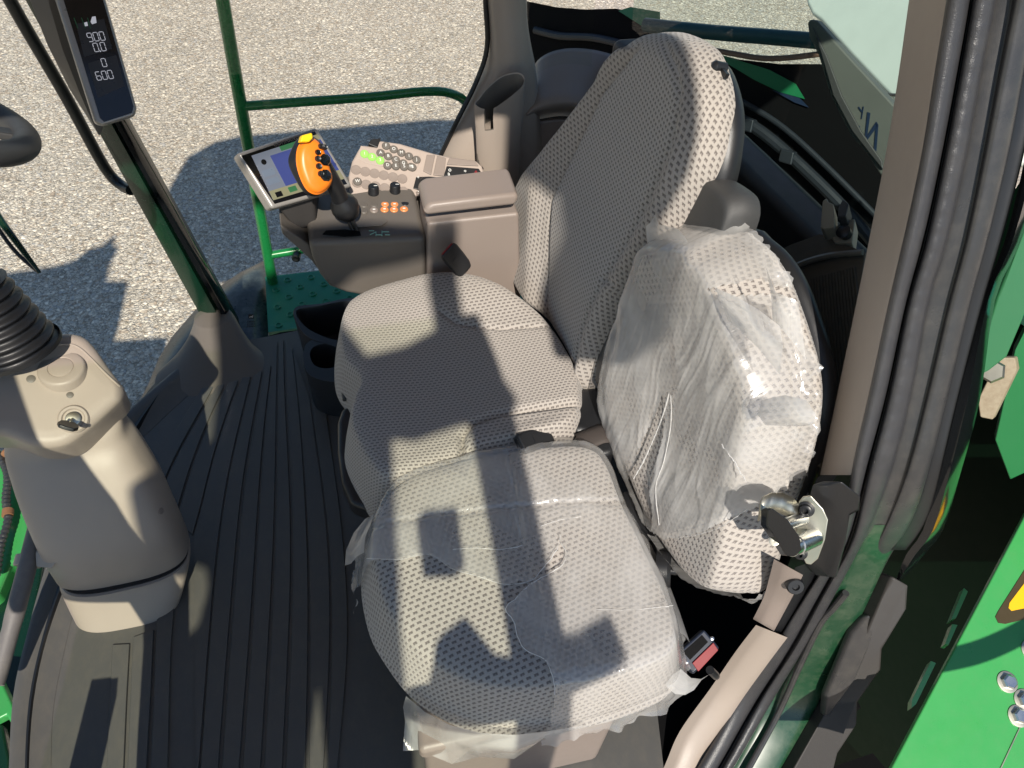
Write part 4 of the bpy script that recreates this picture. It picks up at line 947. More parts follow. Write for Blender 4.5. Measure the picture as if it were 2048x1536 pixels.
# front pillar on the far side: green outside, black glazing bar inside
base_, topp = ony(428, 650, 1.755), ony(40, -140, 1.755)
def pil(p, l, r, yb=1.755, dn=.07):
    pass
ys = [660, 520, 380, 250, 120, 0, -140]
cxs = {y: (51 + .555 * y, 51 + .555 * y + 61 + max(0, 120 - y) * .05) for y in ys}
mb = MB(); rings = []
for y in ys:
    l, r = cxs[y]; a, b = ony(l, y, 1.76), ony(r, y, 1.76); m_ = ony(l + (r - l) * .58, y, 1.745)
    rings.append([a, a.lerp(m_, .5) + V((0, -.008, 0)), m_ + V((0, -.004, 0)), m_ + V((.004, .02, 0)), b + V((0, .02, 0)), b + V((0, .05, 0)), a + V((0, .06, 0))])
mb.loft(rings); mb.build('front_pillar', DGREEN, CAB, sharp=40)
mb = MB(); rings = []
for y in ys:
    l, r = cxs[y]; a, b = ony(l + (r - l) * .64, y, 1.742), ony(r + 1, y, 1.742)
    rings.append([a, a.lerp(b, .3) + V((0, -.012, 0)), a.lerp(b, .7) + V((0, -.012, 0)), b, b + V((0, .03, 0)), a + V((0, .03, 0))])
mb.loft(rings); mb.build('pillar_seal', GLOSSB, CAB, sharp=40)
mb = MB(); rings = []
for (l, r, y) in ((36, 132, -140), (60, 142, 0), (95, 160, 90), (140, 186, 180), (178, 200, 240), (196, 204, 262)):
    a, b = ony(l, y, 1.70), ony(r, y, 1.70); rings.append([a, a.lerp(b, .5) + V((0, -.02, 0)), b, b + V((0, .05, 0)), a + V((0, .05, 0))])
mb.loft(rings); mb.build('pillar_trim', TAUPED, CAB, sharp=50)
# flared boot at the foot of the pillar
secs = []
for (pl, pr, z, b) in (((388, 640), (463, 628), .065, .04), ((386, 655), (472, 640), .055, .048), ((372, 690), (488, 668), .035, .055), ((345, 730), (510, 700), .012, .075), ((310, 770), (535, 722), -.004, .10)):
    secs.append(sect(pl, pr, z, b, pw=2.3))
mb = MB(); mb.loft(blend(secs, 5)); mb.build('pillar_boot', TAUPED, CAB, sharp=60)
# glazing
xa = lambda y: ony(430, 660, 1.75)
mb = MB(); mb.grid([[V((-.37, 1.752, -.02)), V((.75, 1.752, -.02))], [V((-.49, 1.752, 1.02)), V((.66, 1.752, 1.02))]]); mb.build('side_window', GLASS_S, CAB)
arc = cr([(-.38, 1.755, 0), (-.52, 1.60, 0), (-.64, 1.36, 0), (-.73, 1.05, 0), (-.77, .75, 0), (-.74, .45, 0)], 40)
mb = MB(); rows = []
for k in range(9):
    t = k / 8; rows.append([V((p.x - .11 * t - .03 * math.sin(t * 3) * (1.755 - p.y), p.y, -.03 + 1.08 * t)) for p in arc])
mb.grid(rows); mb.build('windscreen', GLASS_W, CAB, sharp=180)
mb = MB(); fr_ = []
for p in cr([(-.36, 1.70, 0), (-.50, 1.56, 0), (-.61, 1.34, 0), (-.70, 1.04, 0), (-.74, .75, 0), (-.71, .45, 0)], 40): fr_.append([p + V((-.03, .02, -.005)), p + V((.01, 0, .012)), p + V((.03, -.01, -.02)), p + V((-.03, .02, -.04))])
mb.loft(fr_); mb.build('windscreen_gasket', RUBBER, CAB)
# rear corner post and inner mouldings on the far side
mb = MB(); rings = []
for (l, r, y, yy) in ((970, 1060, -160, 1.70), (976, 1058, 0, 1.70), (984, 1062, 70, 1.69), (982, 1075, 140, 1.68), (960, 1080, 190, 1.67), (925, 1085, 260, 1.65), (890, 1090, 330, 1.64), (870, 1095, 400, 1.64)):
    a, b = ony(l, y, yy), ony(r, y, yy); rings.append([a + V((0, .02, 0)), a.lerp(b, .12) + V((0, -.014, 0)), a.lerp(b, .5) + V((0, -.024, 0)), a.lerp(b, .88) + V((0, -.014, 0)), b + V((0, .02, 0)), b + V((0, .06, 0)), a + V((0, .06, 0))])
mb.loft(blend(rings, 4)); mb.build('rear_corner_post', BEIGE, CAB, sharp=60)
mb = MB(); mb.tube(cr([ony(966, -160, 1.715), ony(971, 0, 1.715), ony(974, 95, 1.71), ony(952, 165, 1.70), ony(915, 240, 1.68), ony(882, 310, 1.68)], 30), .006, 8); mb.build('window_gasket', RUBBER, CAB)
# moulded wall behind the far armrest
def patch(rows, d0s, name, mt_, parent, n=30, m=6):
    R3 = [[ony(x, y, yy) for x, y in cr2(r, n)] for r, yy in zip(rows, d0s)]
    mb = MB(); mb.grid(blend(R3, m)); o = mb.build(name, mt_, parent, sharp=60); s = o.modifiers.new('S', 'SOLIDIFY'); s.thickness = .01; s.offset = -1; return o
def cr2(pts, n): return [(p.x, p.y) for p in cr([(x, y, 0) for x, y in pts], n)]
patch([[(1050, 165), (1078, 118), (1125, 98), (1190, 100), (1265, 122)], [(1052, 205), (1075, 178), (1120, 163), (1170, 168), (1255, 200)], [(1053, 230), (1078, 216), (1120, 208), (1160, 212), (1230, 232)], [(1053, 246), (1080, 238), (1120, 232), (1150, 236), (1225, 256)]],
      [1.80, 1.70, 1.64, 1.70], 'corner_moulding', TAUPE, CAB)
patch([[(1045, 246), (1080, 240), (1120, 236), (1150, 240), (1225, 258)], [(1030, 330), (1075, 300), (1110, 292), (1150, 300), (1200, 330)], [(1010, 460), (1060, 440), (1100, 430), (1150, 430), (1200, 430)]], [1.69, 1.68, 1.64], 'corner_panel', TAUPE, CAB)
# rear wall and shelf
w0, w1 = V((.74, 1.78, 0)), V((.83, .66, 0))
def wl(t, z): p = w0.lerp(w1, t); return V((p.x, p.y, z))
mb = MB(); mb.loft([[wl(0, -.05), wl(1, -.05), wl(1, .84), wl(0, .78)], [wl(0, -.05) + V((.05, 0, 0)), wl(1, -.05) + V((.05, 0, 0)), wl(1, .84) + V((.09, 0, 0)), wl(0, .78) + V((.09, 0, 0))]]); mb.build('rear_wall', DARK, CAB, bevel=.02, seg=3)
mb = MB(); mb.grid([[wl(0, .80) + V((.05, 0, 0)), wl(1, .85) + V((.05, 0, 0))], [wl(0, 1.75) + V((-.06, 0, 0)), wl(1, 1.75) + V((-.06, 0, 0))]]); mb.build('rear_window', GLASS_R, CAB)
SH = solid('ribbed_olive_trim', (.085, .075, .055), .5, grain=.4, dirt=(.03, .027, .02), dirt_amt=.4)
def shelf(x, y): return onp(x, y, (.72, .80, .74), (-.75, 0, .66))
mb = MB(); mb.prism([shelf(*p) for p in [(1520, 522), (1580, 490), (1640, 468), (1730, 505), (1722, 560), (1715, 700), (1690, 800), (1640, 930), (1560, 960), (1540, 700), (1548, 565)]], V((.03, 0, -.03))); sh = mb.build('lower_trim', SH, CAB)
mb = MB(); mb.tube([shelf(*p) + V((-.004, 0, .004)) for p in cr2([(1548, 566), (1575, 545), (1620, 525), (1670, 513), (1728, 508)], 16)], .0055, 8); mb.build('trim_bead', solid('olive_bead', (.16, .145, .11), .35), sh)
mb = MB()
for k in range(26):
    x = 1560 + k * 6
    a, b = shelf(x, 575 - k * 1.6), shelf(x + 10 + k * .6, 880 - k * 4); mb.tube([a + V((-.001, 0, .001)), b + V((-.001, 0, .001))], .0016, 5)
mb.build('trim_ribs', SH, sh)
HK = thing('coat_hook', shelf(1690, 470), 'pale plastic clip beside a black knob on the rear shelf by the door pillar', 'clip')
def hs(x, y, h=0): return shelf(x, y) + V((-.75, 0, .66)).normalized() * h
CLIPM = solid('cream_plastic', (.3, .27, .2), .45)
mb = MB(); mb.prism([hs(*p, .03) for p in [(1660, 418), (1668, 412), (1672, 420), (1682, 424), (1684, 470), (1662, 474), (1656, 470)]], V((.02, .0, -.03))); mb.build('clip_leg', CLIPM, HK, bevel=.002)
mb = MB(); mb.prism([hs(*p, .03) for p in [(1700, 414), (1712, 424), (1706, 448), (1690, 450), (1692, 430)]], V((.02, 0, -.03))); mb.build('clip_leg', GREYP, HK, bevel=.002)
mb = MB(); mb.lathe(hs(1695, 472, .01), (-.75, 0, .66), [(.008, -.02), (.011, 0), (.012, .008), (.006, .012), (.0005, .012)], 20); mb.build('knob', BLACKP, HK)
mb = MB(); mb.prism([hs(*p, .004) for p in [(1660, 470), (1672, 488), (1706, 488), (1712, 440), (1690, 440)]], V((.02, 0, -.03))); mb.build('clip_base', CLIPM, HK, bevel=.002)
# pocket on the far corner
PO = thing('wall_pocket', ony(1000, 300, 1.60), 'tall beige oval pocket with a keyhole shaped notch in the rear corner', 'holder')
PKF = Frame(ony(1000, 180, 1.60), (1, 0, 0), (-.10, -.62, .78))
rim2 = [PKF.px(*p) for p in [(949, 208), (958, 196), (972, 178), (998, 155), (1020, 146), (1040, 145), (1050, 155), (1046, 170), (1028, 188), (1003, 207), (988, 216), (966, 218)]]
rimC = [PKF.at(p.x, p.y) for p in cr([(u, v, 0) for u, v in rim2], 72, True)]
cc = sum(rimC, V()) / 72
def ringd(dz, sc, dx=0): return [cc + (p - cc) * sc + V((dx, 0, -dz)) for p in rimC]
rows = [ringd(.30, .86, .012), ringd(.20, .90, .008), ringd(.12, .95, .004), ringd(.055, .98, .002), ringd(.03, .99), ringd(.012, 1.0), ringd(.003, 1.0), ringd(0, .985)]
inn = [ringd(.002, .95), ringd(.012, .93), ringd(.03, .925), ringd(.055, .915), ringd(.12, .89), ringd(.16, .86)]
al = rows + inn
mb = MB(); mb.grid(al, cu=True)
j0 = min(range(72), key=lambda j: (rimC[j] - PKF.at(*PKF.px(979, 217))).length)
fs = []
for q, f in enumerate(mb.f):
    i, j = divmod(q, 72); dj = (j - j0 + 36) % 72 - 36
    if 3 <= i <= 10 and abs(dj) <= 2: continue
    fs.append((f, 1 if i >= 8 else 0))
mb.f = [f for f, k in fs]; mb.mi = [k for f, k in fs]
mb.build('pocket_shell', [BEIGE, TAUPED], PO, sharp=50)  # darker taupe inside and dark floor paint in the shade of the pocket
mb = MB(); mb.loft([ringd(.158, .87), ringd(.165, .87)]); mb.build('pocket_floor', DARK, PO)

# near door frame: pillar that sweeps down into the sill
YS = [-80, 0, 150, 300, 486, 600, 800, 950, 1050, 1100, 1200, 1300, 1400, 1536, 1640]
DP = [.79, .815, .85, .885, .935, .97, 1.03, 1.08, 1.15, 1.20, 1.32, 1.44, 1.54, 1.54, 1.51]
BT = {0: [1830, 1818, 1797, 1773, 1737, 1714, 1672, 1640],
      1: [1903, 1893, 1868, 1845, 1805, 1778, 1735, 1700, 1690, 1668, 1605, 1543, 1473, 1395, 1325],
      2: [1950, 1940, 1913, 1885, 1845, 1812, 1770, 1728, 1708, 1690, 1632, 1578, 1512, 1436, 1370],
      3: [1957, 1946, 1920, 1892, 1852, 1818, 1776, 1736, 1714, 1696, 1640, 1586, 1520, 1444, 1378],
      4: [2002, 1992, 1962, 1935, 1893, 1858, 1820, 1780, 1742, 1718, 1664, 1607, 1546, 1467, 1400],
      5: [2040, 2028, 1998, 1970, 1931, 1899, 1852, 1812, 1772, 1747, 1692, 1645, 1588, 1512, 1446],
      6: [2084, 2072, 2046, 2018, 1973, 1941, 1893, 1855, 1822, 1785, 1738, 1690, 1640, 1562, 1500],
      7: [2118, 2106, 2080, 2050, 2002, 1968, 1916, 1880, 1850, 1812]}
def strip(name, i, j, bulge, mt_, y0=0, y1=None, off=0, back=.03, parent=CAB, dl=0, dr=0, n=70, sink=0, wave=0, fade=0):
    k = min(len(BT[i]), len(BT[j]))
    tab = [(BT[i][q] + dl, YS[q], BT[j][q] + dr, DP[q]) for q in range(k)][y0:y1]
    P = cr([(a, b, c) for a, b, c, d in tab], n)

    for _ in range(6): P = [P[0]] + [(P[i_ - 1] + P[i_] * 2 + P[i_ + 1]) / 4 for i_ in range(1, n - 1)] + [P[-1]]
    DD = cr([(b / 1000, d, 0) for a, b, c, d in tab], 300)
    def dep(y):
        y /= 1000
        for q in range(299):
            if DD[q].x <= y <= DD[q + 1].x: return DD[q].y + (DD[q + 1].y - DD[q].y) * (y - DD[q].x) / max(DD[q + 1].x - DD[q].x, 1e-9)
        return DD[-1].y if y > DD[-1].x else DD[0].y
    rings = []
    for q, p in enumerate(P):
        r = []; d0 = dep(p.y) + off
        for t in (0, .06, .16, .3, .5, .7, .84, .94, 1):
            x = p.x + (p.z - p.x) * t
            r.append(atd(x, p.y, d0 - bulge * math.sqrt(max(1 - (2 * t - 1) ** 2, 0)) - sink * t + (wave * math.sin(q * 2.2) if 0 < t < 1 else 0)))
        r += [atd(p.z, p.y, d0 + back), atd(p.x, p.y, d0 + back)]
        if fade:
            sk = fade * smooth(.8, 1, q / (n - 1)); r = [p_ + (p_ - EYE).normalized() * sk for p_ in r]
        rings.append(r)
    mb = MB(); mb.loft(rings); return mb.build(name, mt_, parent, sharp=60)
strip('inner_pillar_trim', 0, 1, .006, BEIGE, dl=0, dr=2, back=.05, off=.11, sink=.11)
strip('door_seal', 1, 2, .014, SEAL)
strip('groove', 2, 3, -.006, RUBBER, dl=-2, dr=2, off=.006)
strip('ribbed_seal', 3, 4, .012, SEAL, n=150, wave=.0007)
strip('frame_channel', 4, 5, -.004, FLANGE, y1=11, off=.006, dl=-1, dr=1, fade=.02)
strip('frame_flange', 5, 6, .008, FLANGE, y1=11, off=.004, fade=.03)
strip('outer_groove', 6, 7, -.004, BLACKP, y1=10, off=.012, dl=-2)
strip('sill_face', 4, 6, .004, solid('dusty_green_black', (.010, .05, .022), .3, coat=.2, dirt=(.14, .16, .11), dirt_amt=.4), y0=8, off=.016, dl=-2)
mb = MB(); mb.tube(cr([atd(1692, 1186, 1.30), atd(1668, 1215, 1.335), atd(1640, 1248, 1.375), atd(1600, 1330, 1.465), atd(1555, 1430, 1.545), atd(1490, 1550, 1.535)], 30), [.006] * 30, 10); mb.build('sill_bead', FLANGE, CAB)
# glass door edge beyond the channel
mb = MB(); rings = []
for (l, r, y, d) in ((2120, 2175, -80, .82), (2108, 2160, 0, .85), (2053, 2095, 300, .92), (2008, 2040, 486, .97), (1962, 1990, 600, 1.0), (1910, 1960, 800, 1.065), (1876, 1920, 950, 1.115), (1846, 1886, 1060, 1.185), (1812, 1848, 1110, 1.235), (1790, 1800, 1165, 1.29)):
    a, b = atd(l, y, d), atd(r, y, d + .02); q = atd((l + r) / 2, y, d - .012); rings.append([a, a.lerp(q, .5) , q, b, atd(r, y, d + .06), atd(l, y, d + .05)])
mb.loft(blend(rings, 3)); mb.build('outer_edge', GLOSSB, CAB, sharp=60)
mb = MB(); mb.prism([atd(*p) for p in [(1735, 1190, 1.345), (1755, 1140, 1.31), (1788, 1160, 1.31), (1786, 1205, 1.36), (1740, 1285, 1.45), (1738, 1325, 1.48), (1694, 1390, 1.55), (1692, 1432, 1.575), (1655, 1490, 1.585), (1640, 1545, 1.58), (1600, 1640, 1.55), (1480, 1640, 1.53), (1560, 1536, 1.575), (1638, 1400, 1.57), (1690, 1300, 1.475)]], CZ * -.04); mb.build('sill_skirt', DARK, CAB, bevel=.006)
mb = MB(); mb.prism([atd(*p) for p in [(1690, 1258, 1.41), (1718, 1226, 1.375), (1740, 1224, 1.37), (1742, 1255, 1.40), (1700, 1350, 1.495), (1650, 1425, 1.55), (1636, 1425, 1.55), (1640, 1380, 1.52)]], CZ * -.02); mb.build('sill_pad', FLANGE, CAB, bevel=.008, seg=3)
# lower beige trims
mb = MB(); r_ = []
for (a, b, d, da) in (((1548, 1118), (1606, 1150), 1.195, .0), ((1540, 1150), (1592, 1180), 1.235, 0), ((1527, 1195), (1575, 1212), 1.29, 0), ((1506, 1238), (1548, 1262), 1.345, 0)):
    p, q = atd(*a, d), atd(*b, d); m_ = atd((a[0] + b[0]) / 2, (a[1] + b[1]) / 2, d - .014); r_.append([p, p.lerp(m_, .55) - CZ * 0, m_, q.lerp(m_, .4), q, atd(*b, d + .03), atd(*a, d + .05)])
mb.loft(blend(r_, 5)); mb.build('latch_trim', TAUPE, CAB, sharp=60)
mb = MB(); r_ = []
for (a, b, d) in (((1512, 1250), (1575, 1275), 1.37), ((1470, 1305), (1530, 1335), 1.445), ((1420, 1378), (1478, 1408), 1.525), ((1360, 1462), (1420, 1500), 1.55), ((1330, 1530), (1398, 1550), 1.545), ((1290, 1620), (1350, 1640), 1.53)):
    p, q = atd(*a, d), atd(*b, d); m_ = atd(a[0] * .6 + b[0] * .4, a[1] * .6 + b[1] * .4, d - .016); r_.append([p, p.lerp(m_, .55), m_, q.lerp(m_, .4), q, atd(*b, d + .03), atd(*a, d + .06)])
mb.loft(blend(r_, 5)); mb.build('sill_trim', BEIGE, CAB, sharp=60)
mb = MB(); r_ = []
for (a, b, d) in (((1590, 1135), (1676, 1105), 1.225), ((1560, 1240), (1608, 1205), 1.345), ((1520, 1310), (1545, 1305), 1.455), ((1448, 1415), (1476, 1402), 1.555), ((1392, 1520), (1402, 1530), 1.56), ((1330, 1640), (1340, 1640), 1.55)):
    r_.append([atd(*a, d), atd(*b, d), atd(*b, d + .03), atd(*a, d + .03)])
mb.loft(blend(r_, 4)); mb.build('frame_web', BLACKP, CAB)
mb = MB(); mb.lathe(atd(1590, 1171, 1.212), (-.3, -.75, .55), [(.014, -.015), (.014, .003), (.012, .006), (.006, .006), (.005, .002), (.0005, .002)], 24); mb.build('trim_screw', BLACKP, CAB)

# door striker
DS = thing('door_striker', atd(1620, 1050, 1.150), 'zinc plated door striker with two steel pins bolted to the door frame', 'latch')
mb = MB(); mb.prism([atd(*p) for p in [(1622, 968, 1.100), (1648, 960, 1.090), (1688, 992, 1.090), (1686, 1020, 1.110), (1668, 1030, 1.130), (1660, 1090, 1.170), (1645, 1152, 1.240), (1628, 1150, 1.240), (1600, 1120, 1.210), (1612, 1000, 1.130)]], CZ * -.03 + CX * .01); mb.build('mounting_block', BLACKP, DS, bevel=.006, seg=3)
SFr = Frame(atd(1625, 1050, 1.105), (1, 0, 0), (-.62, -.62, .48))
def sp_(x, y, h=0): return SFr.at(*SFr.px(x, y), h)
mb = MB(); mb.prism([sp_(*p) for p in [(1597, 1005), (1606, 994), (1622, 992), (1646, 1018), (1656, 1040), (1650, 1080), (1636, 1118), (1622, 1130), (1612, 1128), (1594, 1090), (1588, 1060)]], -SFr.n * .004); mb.build('back_plate', STEEL, DS, bevel=.0012)
mb = MB(); rows = []
for (x, y, h) in ((1600, 1024, .0), (1597, 1008, .004), (1586, 995, .012), (1566, 986, .026), (1545, 986, .040), (1530, 993, .050), (1524, 1003, .055)):
    w = .036; p = sp_(x, y, 0) ; p = atd(x, y, 1.105 - h * .35); dn = (atd(x - 6, y + 40, 1.105 - h * .35) - p); rows.append([p, p + dn])
mb.grid(rows); gp = mb.build('guide_plate', STEEL, DS, sharp=180); s_ = gp.modifiers.new('S', 'SOLIDIFY'); s_.thickness = .0035
mb = MB(); mb.prism([atd(*p) for p in [(1522, 1018, 1.055), (1530, 1015, 1.052), (1562, 1038, 1.050), (1586, 1072, 1.060), (1590, 1100, 1.070), (1576, 1112, 1.075), (1560, 1110, 1.075), (1540, 1078, 1.065), (1520, 1050, 1.060)]], CZ * -.012 + CX * .004); mb.build('cover_plate', GLOSSB, DS, bevel=.002)
for a, b, ra in (((1556, 1055), (1606, 1038), .0095), ((1582, 1096), (1628, 1076), .0135)):
    mb = MB(); pa, pb_ = atd(*a, 1.070), sp_(*b, -.002); mb.tube([pa, pa.lerp(pb_, .25), pa.lerp(pb_, .26), pb_], [ra * .92, ra * .92, ra, ra], 24); pn = mb.build('pin', CHROME, DS)
    if ra > .01:
        mb = MB(); mb.tube([pa.lerp(pb_, .08), pa.lerp(pb_, .36)], ra * 0.900, 24); mb.build('rust_band', RUST, pn)
for x, y, ra in ((1612, 1018, .012), (1601, 1106, .010)):
    mb = MB(); mb.lathe(sp_(x, y), SFr.n, [(ra, 0), (ra, .002), (ra * .72, .003), (ra * .7, .008), (ra * .55, .009), (ra * .35, .009), (ra * .33, .004), (.0003, .004)], 28); mb.build('bolt', BLACKP, DS)
mb = MB(); mb.lathe(atd(1548, 1082, 1.061), -CZ * 0 + (EYE - atd(1548, 1082, 1.060)), [(.007, -.002), (.007, .001), (.004, .0015), (.0003, .001)], 20); mb.build('rivet', STEEL, DS)

# roof and pillars above the photograph's edge (they shade the cab)
mb = MB(); rf = [(-1.25, .5), (-1.52, .75), (-1.62, 1.1), (-1.62, 1.5), (-1.5, 1.9), (-1.3, 2.08), (-1.1, 2.14), (.5, 2.16), (1.1, 2.05), (1.15, .56), (1.0, .44)]
mb.prism([V((x, y, 1.82)) for x, y in rf], (0, 0, .22)); mb.build('roof', BEIGE, CAB, bevel=.05, seg=4)

# ------------------------------------------------------------------ near front pillar, half-open door, unseen shade blockers added on the near side
LDIR = V((.12, 1.0, -1.02))
def back(x0, z0, y):
    """the spot at depth y on the sunbeam that crosses y = -0.6 at (x0, z0)"""
    return V((x0, -.6, z0)) + LDIR * (y + .6)
mb = MB(); rings = []
for z0, xr, w in ((.95, -.53, .10), (1.25, -.575, .095), (1.42, -.60, .09), (1.56, -.62, .10), (1.62, -.63, .28), (1.85, -.68, .32), (2.0, -.73, .30), (2.28, -.80, .30), (2.75, -.88, .30)):
    a, b = back(xr - w, z0, .30), back(xr, z0, .30); rings.append([a, b, b + V((0, .06, 0)), a + V((0, .06, 0))])
mb.loft(rings); mb.build('front_pillar', TAUPED, CAB, bevel=.01)  # real pillar, broadened higher up so its shadow covers the column's left
mb = MB(); mb.prism([back(x, z, .31) for x, z in [(-.785, 1.08), (-.73, 1.08), (-.725, 1.33), (-.78, 1.335)]], V((0, .04, 0))); mb.build('hinge', BLACKP, CAB)  # unseen block added to cast a dark bar on the mat
DR = thing('cab_door', (-.7, .3, .1), 'half open glazed cab door with dark frame held out of view on its front hinges, with added shade plates', 'door')  # door out of view, added for its band of shade and green-tinted sun
HG, EG = V((-.80, .34, 0)), V((.115, -.55, 0)); dd = (EG - HG).normalized(); dnrm = V((dd.y, -dd.x, 0))
def onleaf(x0, z0):
    # where that sunbeam crosses the door leaf
    p = V((x0, -.6, z0)); t = -(p - HG).dot(dnrm) / LDIR.dot(dnrm); return p + LDIR * t
mb = MB(); r1 = []
edge_ = [(.135, .70), (.128, 1.25), (.118, 1.62), (.105, 1.86), (.085, 2.12), (.05, 2.30)]
for x, z in edge_:
    a, b = onleaf(x - .062, z), onleaf(x + .012, z); r1.append([a, b, b + dnrm * .03, a + dnrm * .03])
mb.loft(blend(r1, 4)); mb.build('frame_post', FLANGE, DR, bevel=.006)
mb = MB(); mb.prism([onleaf(*p) for p in [(-.125, 1.40), (-.1, 1.475), (-.07, 1.50), (-.055, 1.60), (-.02, 1.62), (.02, 1.55), (.07, 1.53), (.13, 1.56), (.155, 1.56), (.21, 1.58), (.225, 1.50), (.17, 1.475), (.10, 1.43), (.06, 1.40), (0, 1.385)]], dnrm * .03); mb.build('rim_shade_plate', BLACKP, DR, bevel=.006)  # added plate, cut to shade the rim of the near cushion
mb = MB(); mb.prism([onleaf(*p) for p in [(-.068, 1.715), (-.012, 1.705), (-.016, 1.825), (-.076, 1.83)]], dnrm * .03); mb.build('square_shade_plate', BLACKP, DR, bevel=.006)  # added plate that casts the square shadow on the near cushion
mb = MB(); mb.prism([onleaf(*p) for p in [(-.9, .7), (.12, .7), (.115, .78), (-.9, .78)]], dnrm * .03); mb.build('bottom_rail', FLANGE, DR, bevel=.006)
mb = MB(); mb.grid([[onleaf(-.84, .74), onleaf(.085, .74)], [onleaf(-.84, 1.5), onleaf(.075, 1.5)], [onleaf(-.9, 2.3), onleaf(.03, 2.3)]]); mb.build('door_glass', glass('door_glass', (.90, .94, .83), .5), DR)
MR = thing('shade_blocker', (-.6, -.85, 1.5), 'added tall black blocker on a tube arm, out of view, shaping the shade in the cab', 'light blocker')  # unseen slabs added to cast the broad shade across mat and seats
mb = MB(); ym = -.85
mb.prism([back(x, z, ym) for x, z in [(-.575, 1.56), (-.585, 1.46), (-.64, 1.42), (-.63, 1.2), (-.545, 1.16), (-.49, .8), (-.40, .8), (-.345, 1.1), (-.325, 1.31), (-.285, 1.0), (-.27, .8), (-.13, .8), (-.128, 1.75), (-.135, 2.1), (-.18, 2.24), (-.25, 2.38), (-.27, 2.46), (-.2, 2.525), (-.10, 2.535), (-.03, 2.55), (-.04, 2.60), (-.2, 2.64), (-.5, 2.64), (-.66, 2.58), (-.635, 2.3), (-.62, 1.98), (-.665, 1.95), (-.66, 1.68), (-.59, 1.64)]], V((0, -.06, 0))); mb.build('housing', BLACKP, MR, bevel=.015)
mb = MB(); mb.prism([back(x, z, ym) for x, z in [(-.20, 2.22), (-.10, 2.235), (-.035, 2.27), (-.045, 2.42), (-.03, 2.6), (.03, 2.6), (.022, 2.42), (.03, 2.25), (.07, 2.18), (.115, 2.06), (.10, 2.0), (0, 2.02), (-.09, 2.0), (-.18, 2.03)]], V((0, -.03, 0))); mb.build('cushion_blocker', BLACKP, MR, bevel=.012)  # added slab, outline shaped to shade the driver's cushion
mb = MB(); mb.tube([back(-.3, 2.3, ym) , back(-.5, 2.9, -.1), V((-.75, .3, 1.9))], .016, 12); mb.build('arm', BLACKP, MR)
mb = MB(); mb.prism([back(x, z, -.55) for x, z in [(.205, 2.16), (.30, 2.13), (.335, 2.2), (.345, 2.47), (.372, 2.56), (.382, 2.64), (.388, 3.1), (.16, 3.1), (.165, 2.78), (.19, 2.71), (.24, 2.63), (.24, 2.5), (.21, 2.35), (.205, 2.3)]], V((0, -.03, 0))); mb.build('backrest_blocker', BLACKP, MR, bevel=.01)  # added slab out of view, cut to shade the driver's backrest
mb = MB(); mb.tube([back(.27, 3.0, -.56), back(.1, 3.0, -.7), back(-.2, 2.95, -.75), back(-.4, 2.8, -.3)], .014, 12); mb.build('arm', BLACKP, MR)

mb = MB(); gs = [onz(*p, -1.9) for p in [(-160, 552), (20, 545), (110, 532), (150, 520), (178, 498), (205, 492), (232, 466), (226, 492), (236, 492), (222, 520), (213, 562), (256, 562), (240, 640), (226, 682), (335, 674), (320, 800), (100, 960), (-160, 960)]]
mb.prism([p - LDIR * (p.y - .9) for p in gs], V((0, -.05, 0))); mb.build('ground_shade_blocker', DGREEN, CAB)  # unseen slab added and cut to cast the shadow outline on the gravel
# ------------------------------------------------------------------ outside the cab
# landing platform and railing beyond the far window
LP = thing('landing_platform', (.2, 2.0, -.1), 'green metal landing platform with raised dimples outside the far window', 'platform')
q0 = onz(533, 562, -.06)
mb = MB(); x0 = onz(533, 600, -.06).x
pf = [V((x0, 2.02, -.06)), V((.9, 2.02, -.06)), V((.9, 1.762, -.06)), V((x0, 1.762, -.06))]
mb.prism(pf, (0, 0, -.03)); y_ = 0
for r in range(6):
    for k in range(10):
        x = x0 + .032 + k * .075 + (.0375 if r % 2 else 0); y = 1.785 + r * .041
        mb.lathe((x, y, -.06), (0, 0, 1), [(.0125, -.001), (.011, .003), (.0095, .0045), (.0075, .0045), (.006, .002), (.0003, .001)], 14)
mb.build('deck_plate', TEAL, LP, sharp=40)
RL = thing('platform_railing', onz(548, 560, -.06), 'green tube railing with a bent top bar outside the far window', 'railing')
GT = solid('green_tube', (.012, .20, .055), .28, coat=.3)
yr = 1.99
mb = MB(); mb.tube([ony(546, 568, yr), ony(512, 380, yr), ony(478, 190, yr), ony(445, 0, yr), ony(425, -115, yr)], .0165, 20); mb.build('post', GT, RL)
mb = MB(); mb.tube(cr([ony(480, 213, yr), ony(600, 204, yr), ony(740, 194, yr), ony(850, 183, yr), ony(905, 188, yr + .02), ony(940, 215, yr + .05), ony(985, 300, yr + .08)], 40), .0125, 16); mb.build('top_bar', GT, RL)
mb = MB(); mb.tube([ony(542, 510, yr), ony(600, 500, yr), ony(700, 485, yr)], .0125, 16); mb.build('lower_bar', GT, RL)
mb = MB(); mb.lathe(ony(592, 516, yr - .03), (-.2, -1, .1), [(.013, -.02), (.013, .004), (.009, .006), (.0004, .003)], 20); mb.build('end_plug', BLACKP, RL)
